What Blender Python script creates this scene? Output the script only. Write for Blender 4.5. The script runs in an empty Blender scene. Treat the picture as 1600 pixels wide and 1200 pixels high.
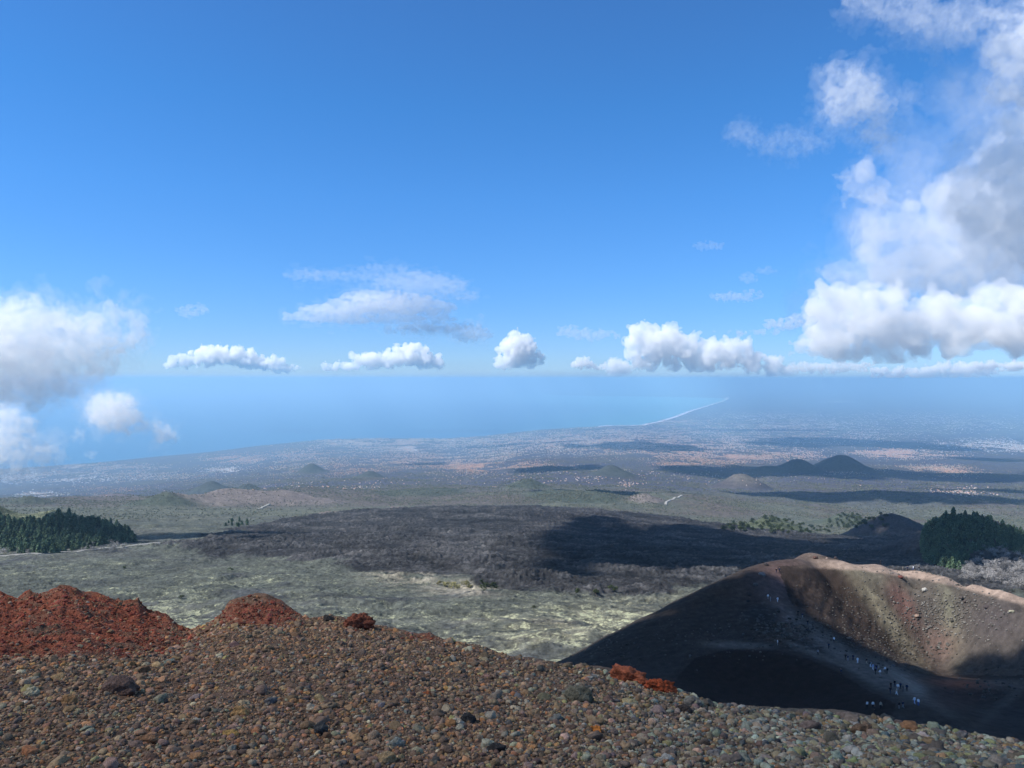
import bpy, math, random, bmesh
import numpy as np
from mathutils import Vector
S = bpy.context.scene
COL = S.collection
# ------------------------------------------------------------------ camera
FPX = 1250.0
V0 = 592.0                                   # picture row of the eye-level horizon (1600x1200 grid)
PITCH = math.atan((600 - V0) / FPX)
cam = bpy.data.cameras.new('camera'); cob = bpy.data.objects.new('camera', cam); COL.objects.link(cob)
cam.lens = 36 * FPX / 1600; cam.clip_start = .05; cam.clip_end = 1e6
cob.rotation_euler = (math.pi / 2 - PITCH, 0, 0); S.camera = cob
# ------------------------------------------------------------------ sky, sun, exposure
SUN_EL = math.radians(48); SUN_AZ = math.radians(-104)
SD = np.array([math.sin(SUN_AZ) * math.cos(SUN_EL), math.cos(SUN_AZ) * math.cos(SUN_EL), math.sin(SUN_EL)])
W = bpy.data.worlds.new('World'); S.world = W; W.use_nodes = True; wn = W.node_tree
sky = wn.nodes.new('ShaderNodeTexSky'); sky.sky_type = 'NISHITA'; sky.sun_disc = False
sky.sun_elevation = SUN_EL; sky.sun_rotation = SUN_AZ; sky.altitude = 2000
sky.air_density = 1; sky.dust_density = 0; sky.ozone_density = 4
bg = wn.nodes['Background']; bg.inputs['Strength'].default_value = .13
tc = wn.nodes.new('ShaderNodeTexCoord'); sx = wn.nodes.new('ShaderNodeSeparateXYZ')
wn.links.new(tc.outputs['Generated'], sx.inputs[0])
rp = wn.nodes.new('ShaderNodeValToRGB'); wn.links.new(sx.outputs[2], rp.inputs[0])
SKYRAMP = [(0.0, (.34, .45, .66)), (.05, (.33, .48, .72)), (.12, (.31, .54, .78)), (.22, (.29, .60, .86)), (.32, (.27, .62, .88)), (.48, (.32, .62, .88)), (.62, (1.15, 1.05, .9)), (1, (1.3, 1.15, .95))]
while len(rp.color_ramp.elements) < len(SKYRAMP): rp.color_ramp.elements.new(.5)
for e, (p, c) in zip(rp.color_ramp.elements, SKYRAMP):
    e.position = p; e.color = (*c, 1)
mx = wn.nodes.new('ShaderNodeMix'); mx.data_type = 'RGBA'; mx.blend_type = 'MULTIPLY'; mx.inputs[0].default_value = 1
wn.links.new(sky.outputs[0], mx.inputs[6]); wn.links.new(rp.outputs[0], mx.inputs[7]); wn.links.new(mx.outputs[2], bg.inputs[0])
sl = bpy.data.lights.new('sun', 'SUN'); sl.energy = 4.2; sl.angle = math.radians(.5); sl.color = (1, .96, .9)
so = bpy.data.objects.new('sun', sl); COL.objects.link(so); so.rotation_euler = Vector(SD).to_track_quat('Z', 'Y').to_euler()
S.view_settings.view_transform = 'Standard'; S.view_settings.look = 'None'; S.view_settings.gamma = 1
S.view_settings.exposure = .7
cy = S.cycles
cy.volume_bounces = 10; cy.max_bounces = 12; cy.diffuse_bounces = 3; cy.glossy_bounces = 2; cy.transparent_max_bounces = 16
cy.use_adaptive_sampling = True; cy.adaptive_threshold = .02; cy.use_denoising = True
cy.sample_clamp_indirect = 10
HAZE_DENSITY = 1 / 29500; HAZE_COLOR = (.43, .73, .99)
# ------------------------------------------------------------------ helpers
SEA = -1990.0
def P(u, v, y):
    cx = (np.asarray(u, float) - 800) / FPX; cz = -(np.asarray(v, float) - 600) / FPX
    c, s = math.cos(PITCH), math.sin(PITCH)
    fy = c + cz * s; fz = -s + cz * c
    return cx / fy * y, y + 0 * cx, fz / fy * y
def UV(x, y, z):
    c, s = math.cos(PITCH), math.sin(PITCH)
    f = c * y - s * z; h = s * y + c * z
    return 800 + FPX * x / f, 600 - FPX * h / f
def _h(ix, iy, seed):
    n = (ix.astype(np.int64) * 374761393 + iy.astype(np.int64) * 668265263 + seed * 974634777) & 0xffffffff
    n = ((n ^ (n >> 13)) * 1274126177) & 0xffffffff
    n = n ^ (n >> 16)
    return n
def perlin(x, y, seed=0):
    ix = np.floor(x); iy = np.floor(y); fx = x - ix; fy = y - iy
    u = fx * fx * fx * (fx * (fx * 6 - 15) + 10); v = fy * fy * fy * (fy * (fy * 6 - 15) + 10)
    def g(a, b, dx, dy):
        ang = _h(a, b, seed) * (2 * math.pi / 4294967296.0)
        return np.cos(ang) * dx + np.sin(ang) * dy
    n00 = g(ix, iy, fx, fy); n10 = g(ix + 1, iy, fx - 1, fy); n01 = g(ix, iy + 1, fx, fy - 1); n11 = g(ix + 1, iy + 1, fx - 1, fy - 1)
    return (n00 + (n10 - n00) * u) * (1 - v) + (n01 + (n11 - n01) * u) * v
def fbm(x, y, oct=5, seed=0, gain=.5, lac=2.03):
    t = 0; a = 1; s = 0
    for i in range(oct):
        t = t + a * perlin(x + i * 17.3, y - i * 9.1, seed + i); s += a; a *= gain; x = x * lac; y = y * lac
    return t / s * 1.6
def ridged(x, y, oct=5, seed=0, gain=.55, lac=2.1):
    t = 0; a = 1; s = 0
    for i in range(oct):
        t = t + a * (1 - np.abs(perlin(x + i * 7.7, y + i * 3.1, seed + i)) * 2.6); s += a; a *= gain; x = x * lac; y = y * lac
    return t / s
def sst(a, b, x):
    t = np.clip((x - a) / (b - a), 0, 1); return t * t * (3 - 2 * t)
def tps(px, py, pv, smooth=0):
    n = len(px); X = np.array(px, float); Y = np.array(py, float)
    def k(r2): return np.where(r2 > 0, r2 * np.log(r2 + 1e-12), 0)
    A = np.zeros((n + 3, n + 3)); A[:n, :n] = k((X[:, None] - X) ** 2 + (Y[:, None] - Y) ** 2) + np.eye(n) * smooth
    A[:n, n] = 1; A[:n, n + 1] = X; A[:n, n + 2] = Y; A[n:, :n] = A[:n, n:].T
    w = np.linalg.solve(A, np.concatenate([pv, [0, 0, 0]]))
    def f(x, y):
        r = w[n] + w[n + 1] * x + w[n + 2] * y
        for i in range(n): r = r + w[i] * k((x - X[i]) ** 2 + (y - Y[i]) ** 2)
        return r
    return f
def inpoly(x, y, poly):
    c = np.zeros(x.shape, bool); n = len(poly)
    for i in range(n):
        x1, y1 = poly[i]; x2, y2 = poly[(i + 1) % n]
        if y1 == y2: continue
        c ^= ((y1 > y) != (y2 > y)) & (x < (x2 - x1) * (y - y1) / (y2 - y1) + x1)
    return c
def segdist(x, y, line, closed=False):
    d = np.full(np.shape(x), 1e18); n = len(line)
    for i in range(n if closed else n - 1):
        x1, y1 = line[i]; x2, y2 = line[(i + 1) % n]
        dx, dy = x2 - x1, y2 - y1; t = np.clip(((x - x1) * dx + (y - y1) * dy) / (dx * dx + dy * dy + 1e-12), 0, 1)
        d = np.minimum(d, (x - x1 - t * dx) ** 2 + (y - y1 - t * dy) ** 2)
    return np.sqrt(d)
def blob(u, v, cu, cv, ru, rv, rot=0, p=2):
    c, s = math.cos(math.radians(rot)), math.sin(math.radians(rot))
    du = u - cu; dv = v - cv; a = (du * c + dv * s) / ru; b = (-du * s + dv * c) / rv
    return np.exp(-(a * a + b * b) ** (p / 2))
def mixc(col, c, m):
    return col * (1 - m[..., None]) + np.array(c) * m[..., None]
def tag(o, label=None, cat=None, group=None, kind=None):
    if label: o['label'] = label
    if cat: o['category'] = cat
    if group: o['group'] = group
    if kind: o['kind'] = kind
    return o
def mkmesh(name, V, F, col=None, smooth=False):
    """V (n,3); F (m,k) array with equal-sized faces, or a list of such arrays."""
    if not isinstance(F, list): F = [F]
    F = [np.asarray(f, np.int32) for f in F if len(f)]
    me = bpy.data.meshes.new(name)
    me.vertices.add(len(V)); me.vertices.foreach_set('co', np.asarray(V, np.float32).ravel())
    nl = sum(f.size for f in F); nf = sum(len(f) for f in F)
    me.loops.add(nl); me.polygons.add(nf)
    me.loops.foreach_set('vertex_index', np.concatenate([f.ravel() for f in F]))
    tot = np.concatenate([np.full(len(f), f.shape[1], np.int32) for f in F])
    st = np.concatenate([[0], np.cumsum(tot)[:-1]]).astype(np.int32)
    me.polygons.foreach_set('loop_start', st); me.polygons.foreach_set('loop_total', tot)
    me.polygons.foreach_set('use_smooth', np.full(nf, smooth, bool))
    if col is not None:
        a = me.color_attributes.new('tint', 'FLOAT_COLOR', 'POINT')
        c4 = np.ones((len(V), 4), np.float32); c4[:, :col.shape[1]] = col; a.data.foreach_set('color', c4.ravel())
    me.update(calc_edges=True)
    return me
def mkobj(name, me, mat=None, parent=None, loc=(0, 0, 0), rotz=0, scale=1):
    o = bpy.data.objects.new(name, me); COL.objects.link(o); o.location = loc; o.rotation_euler = (0, 0, rotz)
    o.scale = (scale,) * 3 if isinstance(scale, (int, float)) else scale
    if mat and not len(me.materials): me.materials.append(mat)
    if parent: o.parent = parent
    return o
def grid_faces(nr, nc):
    i = np.arange((nr - 1) * (nc - 1)); r = i // (nc - 1); c = i % (nc - 1); a = r * nc + c
    return np.stack([a, a + 1, a + nc + 1, a + nc], 1)
def material(name, base=None, rough=.9, noises=(), bump=None, spec=.2, coord='Object'):
    """vertex tint (or base colour) times noise; noises = [(scale, lo, hi, detail)]; bump = (scale, distance, detail)"""
    m = bpy.data.materials.new(name); m.use_nodes = True; n = m.node_tree.nodes; L = m.node_tree.links; b = n['Principled BSDF']
    b.inputs['Roughness'].default_value = rough; b.inputs['Specular IOR Level'].default_value = spec
    if base is None:
        a = n.new('ShaderNodeAttribute'); a.attribute_name = 'tint'; c = a.outputs['Color']
    else:
        r = n.new('ShaderNodeRGB'); r.outputs[0].default_value = (*base, 1); c = r.outputs[0]
    t = n.new('ShaderNodeTexCoord').outputs[coord]
    for sc, lo, hi, det in noises:
        z = n.new('ShaderNodeTexNoise'); z.inputs['Scale'].default_value = sc; z.inputs['Detail'].default_value = det; L.new(t, z.inputs['Vector'])
        mr = n.new('ShaderNodeMapRange'); mr.inputs[1].default_value = .3; mr.inputs[2].default_value = .7; mr.inputs[3].default_value = lo; mr.inputs[4].default_value = hi
        L.new(z.outputs[0], mr.inputs[0])
        x = n.new('ShaderNodeMix'); x.data_type = 'RGBA'; x.blend_type = 'MULTIPLY'; x.inputs[0].default_value = 1
        L.new(c, x.inputs[6]); L.new(mr.outputs[0], x.inputs[7]); c = x.outputs[2]
    L.new(c, b.inputs['Base Color'])
    if bump:
        z = n.new('ShaderNodeTexNoise'); z.inputs['Scale'].default_value = bump[0]; z.inputs['Detail'].default_value = bump[2]; L.new(t, z.inputs['Vector'])
        bp = n.new('ShaderNodeBump'); bp.inputs['Distance'].default_value = bump[1]; L.new(z.outputs[0], bp.inputs['Height']); L.new(bp.outputs[0], b.inputs['Normal'])
    return m
RNG = np.random.RandomState(7)
# ------------------------------------------------------------------ the big terrain: profile in (azimuth, distance)
TU = [-300, 100, 400, 700, 900, 1100, 1300, 1500, 1900]
TY = [300, 400, 500, 700, 1000, 1400, 1800, 2200, 3000]
TV = [[1060, 1060, 1060, 1060, 1060, 1055, 1050, 1050, 1050],
      [1006, 1004, 1003, 1003, 1003, 1002, 1000, 1000, 1000],
      [958, 955, 950, 952, 955, 958, 960, 960, 960],
      [908, 905, 900, 900, 905, 912, 918, 920, 920],
      [860, 858, 852, 854, 860, 872, 882, 885, 885],
      [832, 829, 830, 826, 832, 848, 858, 862, 862],
      [816, 812, 812, 807, 813, 831, 843, 847, 847],
      [804, 801, 803, 798, 803, 820, 834, 838, 838],
      [790, 787, 788, 787, 790, 803, 813, 816, 816]]
_k = 2.2
px_, py_, pv_ = [], [], []
for j, yy in enumerate(TY):
    for i, uu in enumerate(TU):
        px_.append(uu / 400); py_.append(math.log(yy) * _k); pv_.append(TV[j][i] / 100)
VT = tps(px_, py_, pv_, .01)
COAST = [(-420, 760), (-200, 745), (0, 733), (100, 727), (170, 721), (250, 713), (330, 706), (400, 697), (450, 692), (500, 687), (560, 685), (640, 685), (700, 685), (760, 681), (800, 676), (850, 671), (900, 668), (925, 667), (945, 665), (1000, 664), (1025, 659), (1050, 652), (1080, 641), (1110, 632), (1133, 626), (1136, 623.5), (1125, 622), (1095, 621), (1050, 620), (1000, 619.3), (930, 618.5), (880, 617.5), (850, 615.5)]
def seaxy(u, v): 
    t = P(u, v, 1.0); y = SEA / t[2]; return (float(t[0] * y), float(y))
CXY = [seaxy(u, v) for u, v in COAST]
SEAPOLY = CXY + [(6000, 205000), (-400000, 205000), (-400000, CXY[0][1])]
dcu = [c[0] for c in COAST[:19]]; dcy = [c[1] for c in CXY[:19]]
def Dcoast(u):
    return np.interp(u, dcu + [1100, 1300, 2000], dcy + [33000, 31000, 29000])
def base_z(a, y):
    u = 800 + FPX * a
    uc = np.clip(u, -300, 1900)
    v = VT(uc / 400, np.log(np.clip(y, 300, 3000)) * _k) * 100
    zn = P(u, v, np.clip(y, 300, 3000))[2]
    z300 = zn
    z = np.where(y < 300, -100 + (zn + 100) * (y - 60) / 240, zn)
    Dc = Dcoast(u); s = np.clip((y - 3000) / (Dc - 3000), 0, 1)
    # slope-continuous join with the near part
    g = 1 - (1 - s) ** 1.55
    zf = zn + (SEA - zn) * g
    return np.where(y > 3000, zf, z)
NC = 1500
Acol = np.linspace(-.93, .93, NC)
vprof = np.concatenate([np.linspace(60, 300, 40)[:-1]])
yy = np.geomspace(300, 200000, 6000)
vv = UV(0 * yy, yy, base_z(np.zeros_like(yy), yy))[1]
dens = np.where(yy < 3000, 2.6, np.where(yy < 30000, 4.6, 2.6))
cs = np.concatenate([[0], np.cumsum(np.maximum(-np.diff(vv), 0) * dens[1:] + np.diff(np.log(yy)) * 18)])
nrow = int(cs[-1]); yrow = np.interp(np.linspace(0, cs[-1], nrow), cs, yy)
YR = np.concatenate([np.linspace(60, 300, 40)[:-1], yrow])
A2, Y2 = np.meshgrid(Acol, YR)
X2 = A2 * Y2
Z2 = base_z(A2, Y2)
U2, V2 = UV(X2, Y2, Z2)
def ground(u, v):
    """ground point of the smooth terrain seen at picture position (u, v)"""
    a = (u - 800) / FPX; yy = np.geomspace(300, 150000, 3000); vv = UV(a * yy, yy, base_z(np.full_like(yy, a), yy))[1]
    vm = np.minimum.accumulate(vv)
    i = int(np.argmax(vm <= v)); i = max(i, 1)
    t = (vm[i - 1] - v) / max(vm[i - 1] - vm[i], 1e-6); y = yy[i - 1] + (yy[i] - yy[i - 1]) * min(max(t, 0), 1)
    return a * y, y
def gpoly(pts): return [ground(u, v) for u, v in pts]
# --- masks
sea = inpoly(X2, Y2, SEAPOLY)
cd = segdist(X2, Y2, CXY)
far = Y2 > 3000
Z2 = np.where(sea, SEA - np.minimum(cd * .02, 40) - 1, np.maximum(Z2, SEA + np.minimum(2 + cd * .004, 10)))
LAVA = gpoly([(285, 868), (292, 848), (350, 836), (400, 824), (470, 815), (560, 806), (640, 801), (720, 799), (800, 797.5), (870, 798.5), (950, 805), (1020, 812), (1100, 822), (1200, 837), (1330, 845), (1450, 848), (1900, 855), (1900, 935), (1500, 935), (1250, 935), (1180, 905), (1130, 918), (1040, 925), (980, 935), (900, 938), (830, 940), (790, 936), (740, 928), (690, 905), (640, 912), (590, 905), (540, 893), (500, 888), (450, 884), (400, 872), (340, 880)])
wx = X2 + fbm(X2 / 90, Y2 / 130, 4, 3) * 60 + fbm(X2 / 22, Y2 / 30, 4, 13, .6) * 26; wy = Y2 + fbm(X2 / 90 + 40, Y2 / 130, 4, 9) * 120 * np.clip(Y2 / 1500, .2, 1) + fbm(X2 / 22 + 7, Y2 / 40, 4, 14, .6) * 70 * np.clip(Y2 / 1500, .2, 1)
nearm = (Y2 > 300) & (Y2 < 3500)
lav = np.zeros_like(X2); ld = np.full_like(X2, 1e4)
ii = np.where(nearm)
d_ = segdist(wx[ii], wy[ii], LAVA, True); ins = inpoly(wx[ii], wy[ii], LAVA)
ld[ii] = np.where(ins, d_, -d_); lav = sst(-8, 12, ld) * nearm; lavh = sst(-45, 45, ld) * nearm
# --- bumps: cones and ridges on the slopes; (u, v base, v top, half width px, kind, power)
CONES = [(1420, 846, 806, 95, 'ash', 1.15), (1570, 880, 814, 165, 'ash', 1.2), (1165, 762, 738, 55, 'ash', 1.0), (1256, 738, 719, 44, 'wood', 1.0), (1326, 738, 716, 50, 'wood', 1.0), (1215, 742, 730, 60, 'wood', 1.3),
         (318, 768, 750, 46, 'wood', 1.3), (480, 740, 724, 34, 'wood', 1.3), (380, 768, 755, 30, 'wood', 1.3), (30, 790, 776, 45, 'wood', 1.3), (825, 768, 756, 44, 'wood', 1.3), (960, 745, 728, 50, 'wood', 1.4), (575, 750, 738, 40, 'wood', 1.4), (1012, 792, 782, 35, 'brown', 1.3),
         (60, 848, 805, 120, 'green', 1.6), (-60, 850, 792, 110, 'green', 1.6), (240, 795, 773, 75, 'wood', 1.4), (330, 792, 768, 120, 'brown', 1.5), (440, 790, 770, 110, 'brown', 1.5), (505, 808, 802, 30, 'brown', 1.2), (610, 804, 799, 28, 'brown', 1.2),
         (1220, 834, 812, 80, 'green', 1.3), (1340, 826, 806, 70, 'wood', 1.4), (150, 782, 770, 90, 'brown', 1.5), (650, 776, 768, 100, 'wood', 1.5), (900, 786, 779, 110, 'wood', 1.5)]
kindm = {k: np.zeros_like(X2) for k in ('ash', 'wood', 'green', 'brown')}
for cu, vb, vt, hw, kd, pw in CONES:
    bx, by = ground(cu, vb); hgt = (vb - vt) / FPX * by * 1.05; rad = hw / FPX * by
    by += rad * .55
    rx = rad; ry = rad * (1.0 if kd == 'ash' else 1.3)
    r0 = max(0, np.searchsorted(YR, by - 2 * ry)); r1 = np.searchsorted(YR, by + 2 * ry)
    s = slice(r0, r1)
    xx = X2[s]; y_ = Y2[s]; r = np.hypot((xx - bx) / rx, (y_ - by) / ry)
    r = r * (1 + fbm(xx / rad * 1.1, y_ / rad * 1.1, 3, int(cu)) * .16)
    prof = np.clip(1 - r, 0, 1.5)
    prof = prof ** pw
    prof = np.where(prof > .82, .82 + (prof - .82) * .35, prof)       # truncated top
    Z2[s] += hgt * prof / .88 
    kindm[kd][s] = np.maximum(kindm[kd][s], sst(.02, .22, prof))
# --- relief
near_w = sst(300, 360, Y2)
tex = np.zeros_like(X2)
q = np.where((Y2 > 280) & (Y2 < 6000)); xq, yq = X2[q], Y2[q]
wxq = xq + fbm(xq / 60, yq / 60, 3, 21) * 34; wyq = yq + fbm(xq / 60 + 9, yq / 60, 3, 22) * 34
flow = ridged(wxq / 95, wyq / 34, 6, 31, .62)              # ropy flow ridges lying across the view
rough = ridged(wxq / 22, wyq / 15, 4, 41, .6)
bigf = fbm(xq / 300, yq / 260, 4, 51)
lq = lavh[q]; fade = np.clip(1.25 - yq / 9000, .2, 1)
fine = ridged(xq / 9, yq / 8, 3, 46, .6)
patch = fbm(wxq / 130, wyq / 60, 4, 47, .55); rug = .45 + 1.1 * sst(-.35, .5, patch)
lobe = ridged(wxq / 210, wyq / 90, 3, 48, .5)
amp = (3.0 * flow + 2.8 * rough * rug + (.8 + 1.5 * lq) * fine * rug) * (.62 + .6 * lq) + lobe * 6 + ridged(xq / 3.6, yq / 3.4, 2, 44) * .75 * sst(1100, 600, yq) * np.clip(yq / 700, .5, 1.5)
rugf = np.ones_like(X2); rugf[q] = rug; fl2 = np.zeros_like(X2); fl2[q] = flow * .6 + rough * .5 + fine * .35 - .75
Z2[q] += (amp - 2.5 + bigf * 4 + lq * 9 * sst(1200, 1900, yq) + lq * 1.0) * fade * sst(300, 380, yq)
q2 = np.where(Y2 >= 2500); xq2, yq2 = X2[q2], Y2[q2]
land2 = (~sea[q2]) * sst(2500, 3500, yq2) * np.clip((Dcoast(U2[q2]) * 1.02 - yq2) / 6000, .12, 1)
Z2[q2] += land2 * (fbm(xq2 / 1500, yq2 / 1500, 5, 61) * 55 + fbm(xq2 / 300, yq2 / 300, 3, 62) * 16)
hy = np.where((Y2 > 60000) & ~sea); Z2[hy] += np.clip((Y2[hy] - 60000) / 60000, 0, 1) * (350 + 260 * fbm(X2[hy] / 15000, Y2[hy] / 15000, 4, 71)) * sst(-.05, .3, A2[hy])
Z2 = np.where((~sea) & far, np.maximum(Z2, SEA + 3), Z2)
# --- ground colours (albedo, with haze blue mixed in far off)
U2, V2 = UV(X2, Y2, Z2)
C2 = np.zeros(X2.shape + (3,)) + np.array((.055, .06, .053))
n1 = fbm(X2 / 130, Y2 / 110, 5, 81); n2 = fbm(X2 / 22, Y2 / 10, 5, 82, .65); n3 = fbm(X2 / 500, Y2 / 420, 5, 83); n4 = fbm(X2 / 7, Y2 / 4.5, 3, 84, .7)
C2 = mixc(C2, (.06, .058, .06), sst(-.1, .5, n3))
# pale lichen and yellow grass in streaks on the near old flow
wx_ = X2 + 16 * fbm(X2 / 30, Y2 / 30, 3, 87); wy_ = Y2 + 16 * fbm(X2 / 30 + 5, Y2 / 30, 3, 88)
ns = (ridged(wx_ / 26, wy_ / 20, 5, 85, .65) - .55) * 1.5
lich = sst(-.5, .75, ns * .55 + n2 * .3 + n3 * .5 + n1 * .35) * (1 - lav) * (Y2 < 1900)
lich *= np.clip(.75 + .5 * blob(U2, V2, 150, 930, 260, 60) + .4 * blob(U2, V2, 820, 990, 260, 45) - .35 * blob(U2, V2, 250, 870, 300, 18), 0, 1)
C2 = mixc(C2, (.15, .162, .118), lich * .5); dk = sst(.1, .5, fbm(wx_ / 70, wy_ / 45, 4, 89) + n3 * .3) * (1 - lav); C2 = mixc(C2, (.045, .047, .052), dk * .8); lich = lich * (1 - .75 * dk)
yel = sst(-.35, .5, ns * .5 + n2 * .5 + n1 * .3) * blob(U2, V2, 880, 985, 230, 38, -8) * (1 - lav)
C2 = mixc(C2, (.24, .22, .15), np.clip(yel * .8, 0, 1)); lich = np.clip(lich + yel * .5, 0, 1) * (1 - sst(1300, 1900, Y2) * .6)
yel2 = np.maximum(blob(U2, V2, 640, 898, 55, 16), blob(U2, V2, 720, 918, 60, 12)) * sst(-.3, .3, n2)
C2 = mixc(C2, (.34, .30, .23), yel2 * .8)
# fresh black lava with brownish and greyish tongues
lc = np.array((.020, .020, .0215)) * (1 + .5 * np.clip(n1, -1, 1)[..., None]) + np.array((.014, .013, .013)) * sst(.1, .6, fbm(X2 / 70, Y2 / 30, 5, 86))[..., None] + np.array((.034, .033, .032)) * (sst(.05, .6, n2 * .6 + n4 * .4 + fl2 * 1.2) * .9)[..., None]
lc = lc * (.62 + .5 * rugf[..., None]) + np.array((.028, .027, .026)) * (sst(.25, .75, ridged(wx_ / 120, wy_ / 38, 4, 49, .55)) * sst(-.1, .4, n1))[..., None]
C2 = C2 * (1 - lav[..., None]) + np.clip(lc, .012, 1) * lav[..., None]
# middle slopes: grey-green scrub, brown bare woods
mid = sst(1500, 2200, Y2) * (1 - lav)
C2 = mixc(C2, (.095, .10, .075), mid * (.55 + .45 * sst(-.4, .4, n1)))
C2 = mixc(C2, (.09, .075, .068), mid * sst(2300, 3000, Y2) * sst(-.1, .35, n3 + blob(U2, V2, 420, 775, 300, 16) * .8) * .9)
farw = sst(3200, 4800, Y2)
nf = fbm(X2 / 900, Y2 / 1200, 5, 91); nf2 = fbm(X2 / 160, Y2 / 260, 4, 92)
fc = mixc(np.zeros_like(C2) + np.array((.064, .067, .076)), (.078, .075, .056), sst(-.2, .5, nf + nf2 * .5))  # far base tinted bluish, some of the haze put into the ground colour
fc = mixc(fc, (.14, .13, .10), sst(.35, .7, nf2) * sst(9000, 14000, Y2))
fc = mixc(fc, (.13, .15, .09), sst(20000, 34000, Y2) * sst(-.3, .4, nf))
C2 = C2 * (1 - farw[..., None]) + fc * farw[..., None]
C2 = mixc(C2, (.055, .05, .05), kindm['ash']); C2 = mixc(C2, (.05, .062, .045), kindm['wood'] * .8)
C2 = mixc(C2, (.065, .076, .042), kindm['green'] * .85); C2 = mixc(C2, (.15, .125, .115), kindm['brown'] * .8)
C2 = mixc(C2, (.14, .13, .09), blob(U2, V2, 1165, 745, 40, 14) * .7)
C2 = mixc(C2, (.42, .38, .34), blob(U2, V2, 1510, 765, 46, 5, 12) * sst(.0, .3, nf2 + n1 * .5) * .9)
C2 = mixc(C2, (.8, .78, .72), (cd < 220) * (U2 > 935) * (U2 < 1140) * (Y2 < 80000) * 1.0)
C2 = C2 * (1 - sst(3200, 5200, Y2)[..., None] * np.array((.12, .16, .0)) * (Y2 < 60000)[..., None])  # red and green cut with distance, haze blue put into the colour
C2 = np.clip(C2 * (1 + .25 * n4[..., None]), .01, .8)
terr_mat = material('slope ground', None, .95, [(.04, .75, 1.3, 5), (.22, .65, 1.45, 4), (.9, .8, 1.2, 3)], (.22, 1.6, 7), .1)
tn_ = terr_mat.node_tree; nn = tn_.nodes; att = [n for n in nn if n.type == 'ATTRIBUTE'][0]; tcn = [n for n in nn if n.type == 'TEX_COORD'][0]; bs = nn['Principled BSDF']
src = bs.inputs['Base Color'].links[0].from_socket
za = nn.new('ShaderNodeTexNoise'); za.inputs['Scale'].default_value = .2; za.inputs['Detail'].default_value = 7; za.inputs['Roughness'].default_value = .72; za.inputs['Distortion'].default_value = 1.6; tn_.links.new(tcn.outputs['Object'], za.inputs['Vector'])
ad = nn.new('ShaderNodeMath'); ad.operation = 'ADD'; tn_.links.new(za.outputs[0], ad.inputs[0]); al = nn.new('ShaderNodeMath'); al.operation = 'MULTIPLY'; al.inputs[1].default_value = .27; tn_.links.new(att.outputs['Alpha'], al.inputs[0]); tn_.links.new(al.outputs[0], ad.inputs[1])
mq = nn.new('ShaderNodeMapRange'); mq.inputs[1].default_value = .645; mq.inputs[2].default_value = .75; tn_.links.new(ad.outputs[0], mq.inputs[0])
mm = nn.new('ShaderNodeMath'); mm.operation = 'MULTIPLY'; tn_.links.new(mq.outputs[0], mm.inputs[0]); tn_.links.new(att.outputs['Alpha'], mm.inputs[1])
mz = nn.new('ShaderNodeMix'); mz.data_type = 'RGBA'; tn_.links.new(mm.outputs[0], mz.inputs[0]); tn_.links.new(src, mz.inputs[6]); mz.inputs[7].default_value = (.36, .37, .24, 1); tn_.links.new(mz.outputs[2], bs.inputs['Base Color'])
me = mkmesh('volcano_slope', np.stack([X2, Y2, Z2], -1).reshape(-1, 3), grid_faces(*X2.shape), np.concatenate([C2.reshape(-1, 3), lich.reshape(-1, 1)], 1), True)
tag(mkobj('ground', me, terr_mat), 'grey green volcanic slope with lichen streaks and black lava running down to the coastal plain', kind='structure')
def hz(x, y):
    """height of the finished terrain at (x, y)"""
    x = np.asarray(x, float); y = np.asarray(y, float)
    fc = np.clip((x / y - Acol[0]) / (Acol[1] - Acol[0]), 0, NC - 1.001); c = fc.astype(int); fc = fc - c
    fr = np.interp(y, YR, np.arange(len(YR))); r = np.clip(fr.astype(int), 0, len(YR) - 2); fr = fr - r
    return (Z2[r, c] * (1 - fc) + Z2[r, c + 1] * fc) * (1 - fr) + (Z2[r + 1, c] * (1 - fc) + Z2[r + 1, c + 1] * fc) * fr
# sea
sm = bpy.data.materials.new('sea water'); sm.use_nodes = True; nb = sm.node_tree.nodes; b = nb['Principled BSDF']
b.inputs['Roughness'].default_value = .35; b.inputs['IOR'].default_value = 1.33
tn = nb.new('ShaderNodeTexCoord'); mp = nb.new('ShaderNodeMapping'); mp.inputs['Scale'].default_value = (1 / 9000, 1 / 5000, 1)
nz = nb.new('ShaderNodeTexNoise'); nz.inputs['Scale'].default_value = 1; nz.inputs['Detail'].default_value = 5
cr = nb.new('ShaderNodeValToRGB'); cr.color_ramp.elements[0].position = .35; cr.color_ramp.elements[0].color = (.005, .095, .19, 1); cr.color_ramp.elements[1].position = .65; cr.color_ramp.elements[1].color = (.012, .11, .20, 1)
at = nb.new('ShaderNodeAttribute'); at.attribute_name = 'tint'; mxx = nb.new('ShaderNodeMix'); mxx.data_type = 'RGBA'
Ls = sm.node_tree.links; Ls.new(tn.outputs['Object'], mp.inputs[0]); Ls.new(mp.outputs[0], nz.inputs['Vector']); Ls.new(nz.outputs[0], cr.inputs[0])
Ls.new(cr.outputs[0], mxx.inputs[6]); mxx.inputs[7].default_value = (.26, .74, .66, 1); Ls.new(at.outputs['Fac'], mxx.inputs[0]); Ls.new(mxx.outputs[2], b.inputs['Base Color'])
sa = np.linspace(-1.3, 1.3, 260); sy = np.geomspace(9000, 205000, 160); SA, SY = np.meshgrid(sa, sy); SX = SA * SY
su, sv = UV(SX, SY, np.full_like(SX, SEA))
shal = np.clip(sst(600, 1080, su) * sst(640, 612, sv) * .75 + sst(760, 1120, su) * .45, 0, 1)          # silty shallow bay
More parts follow.
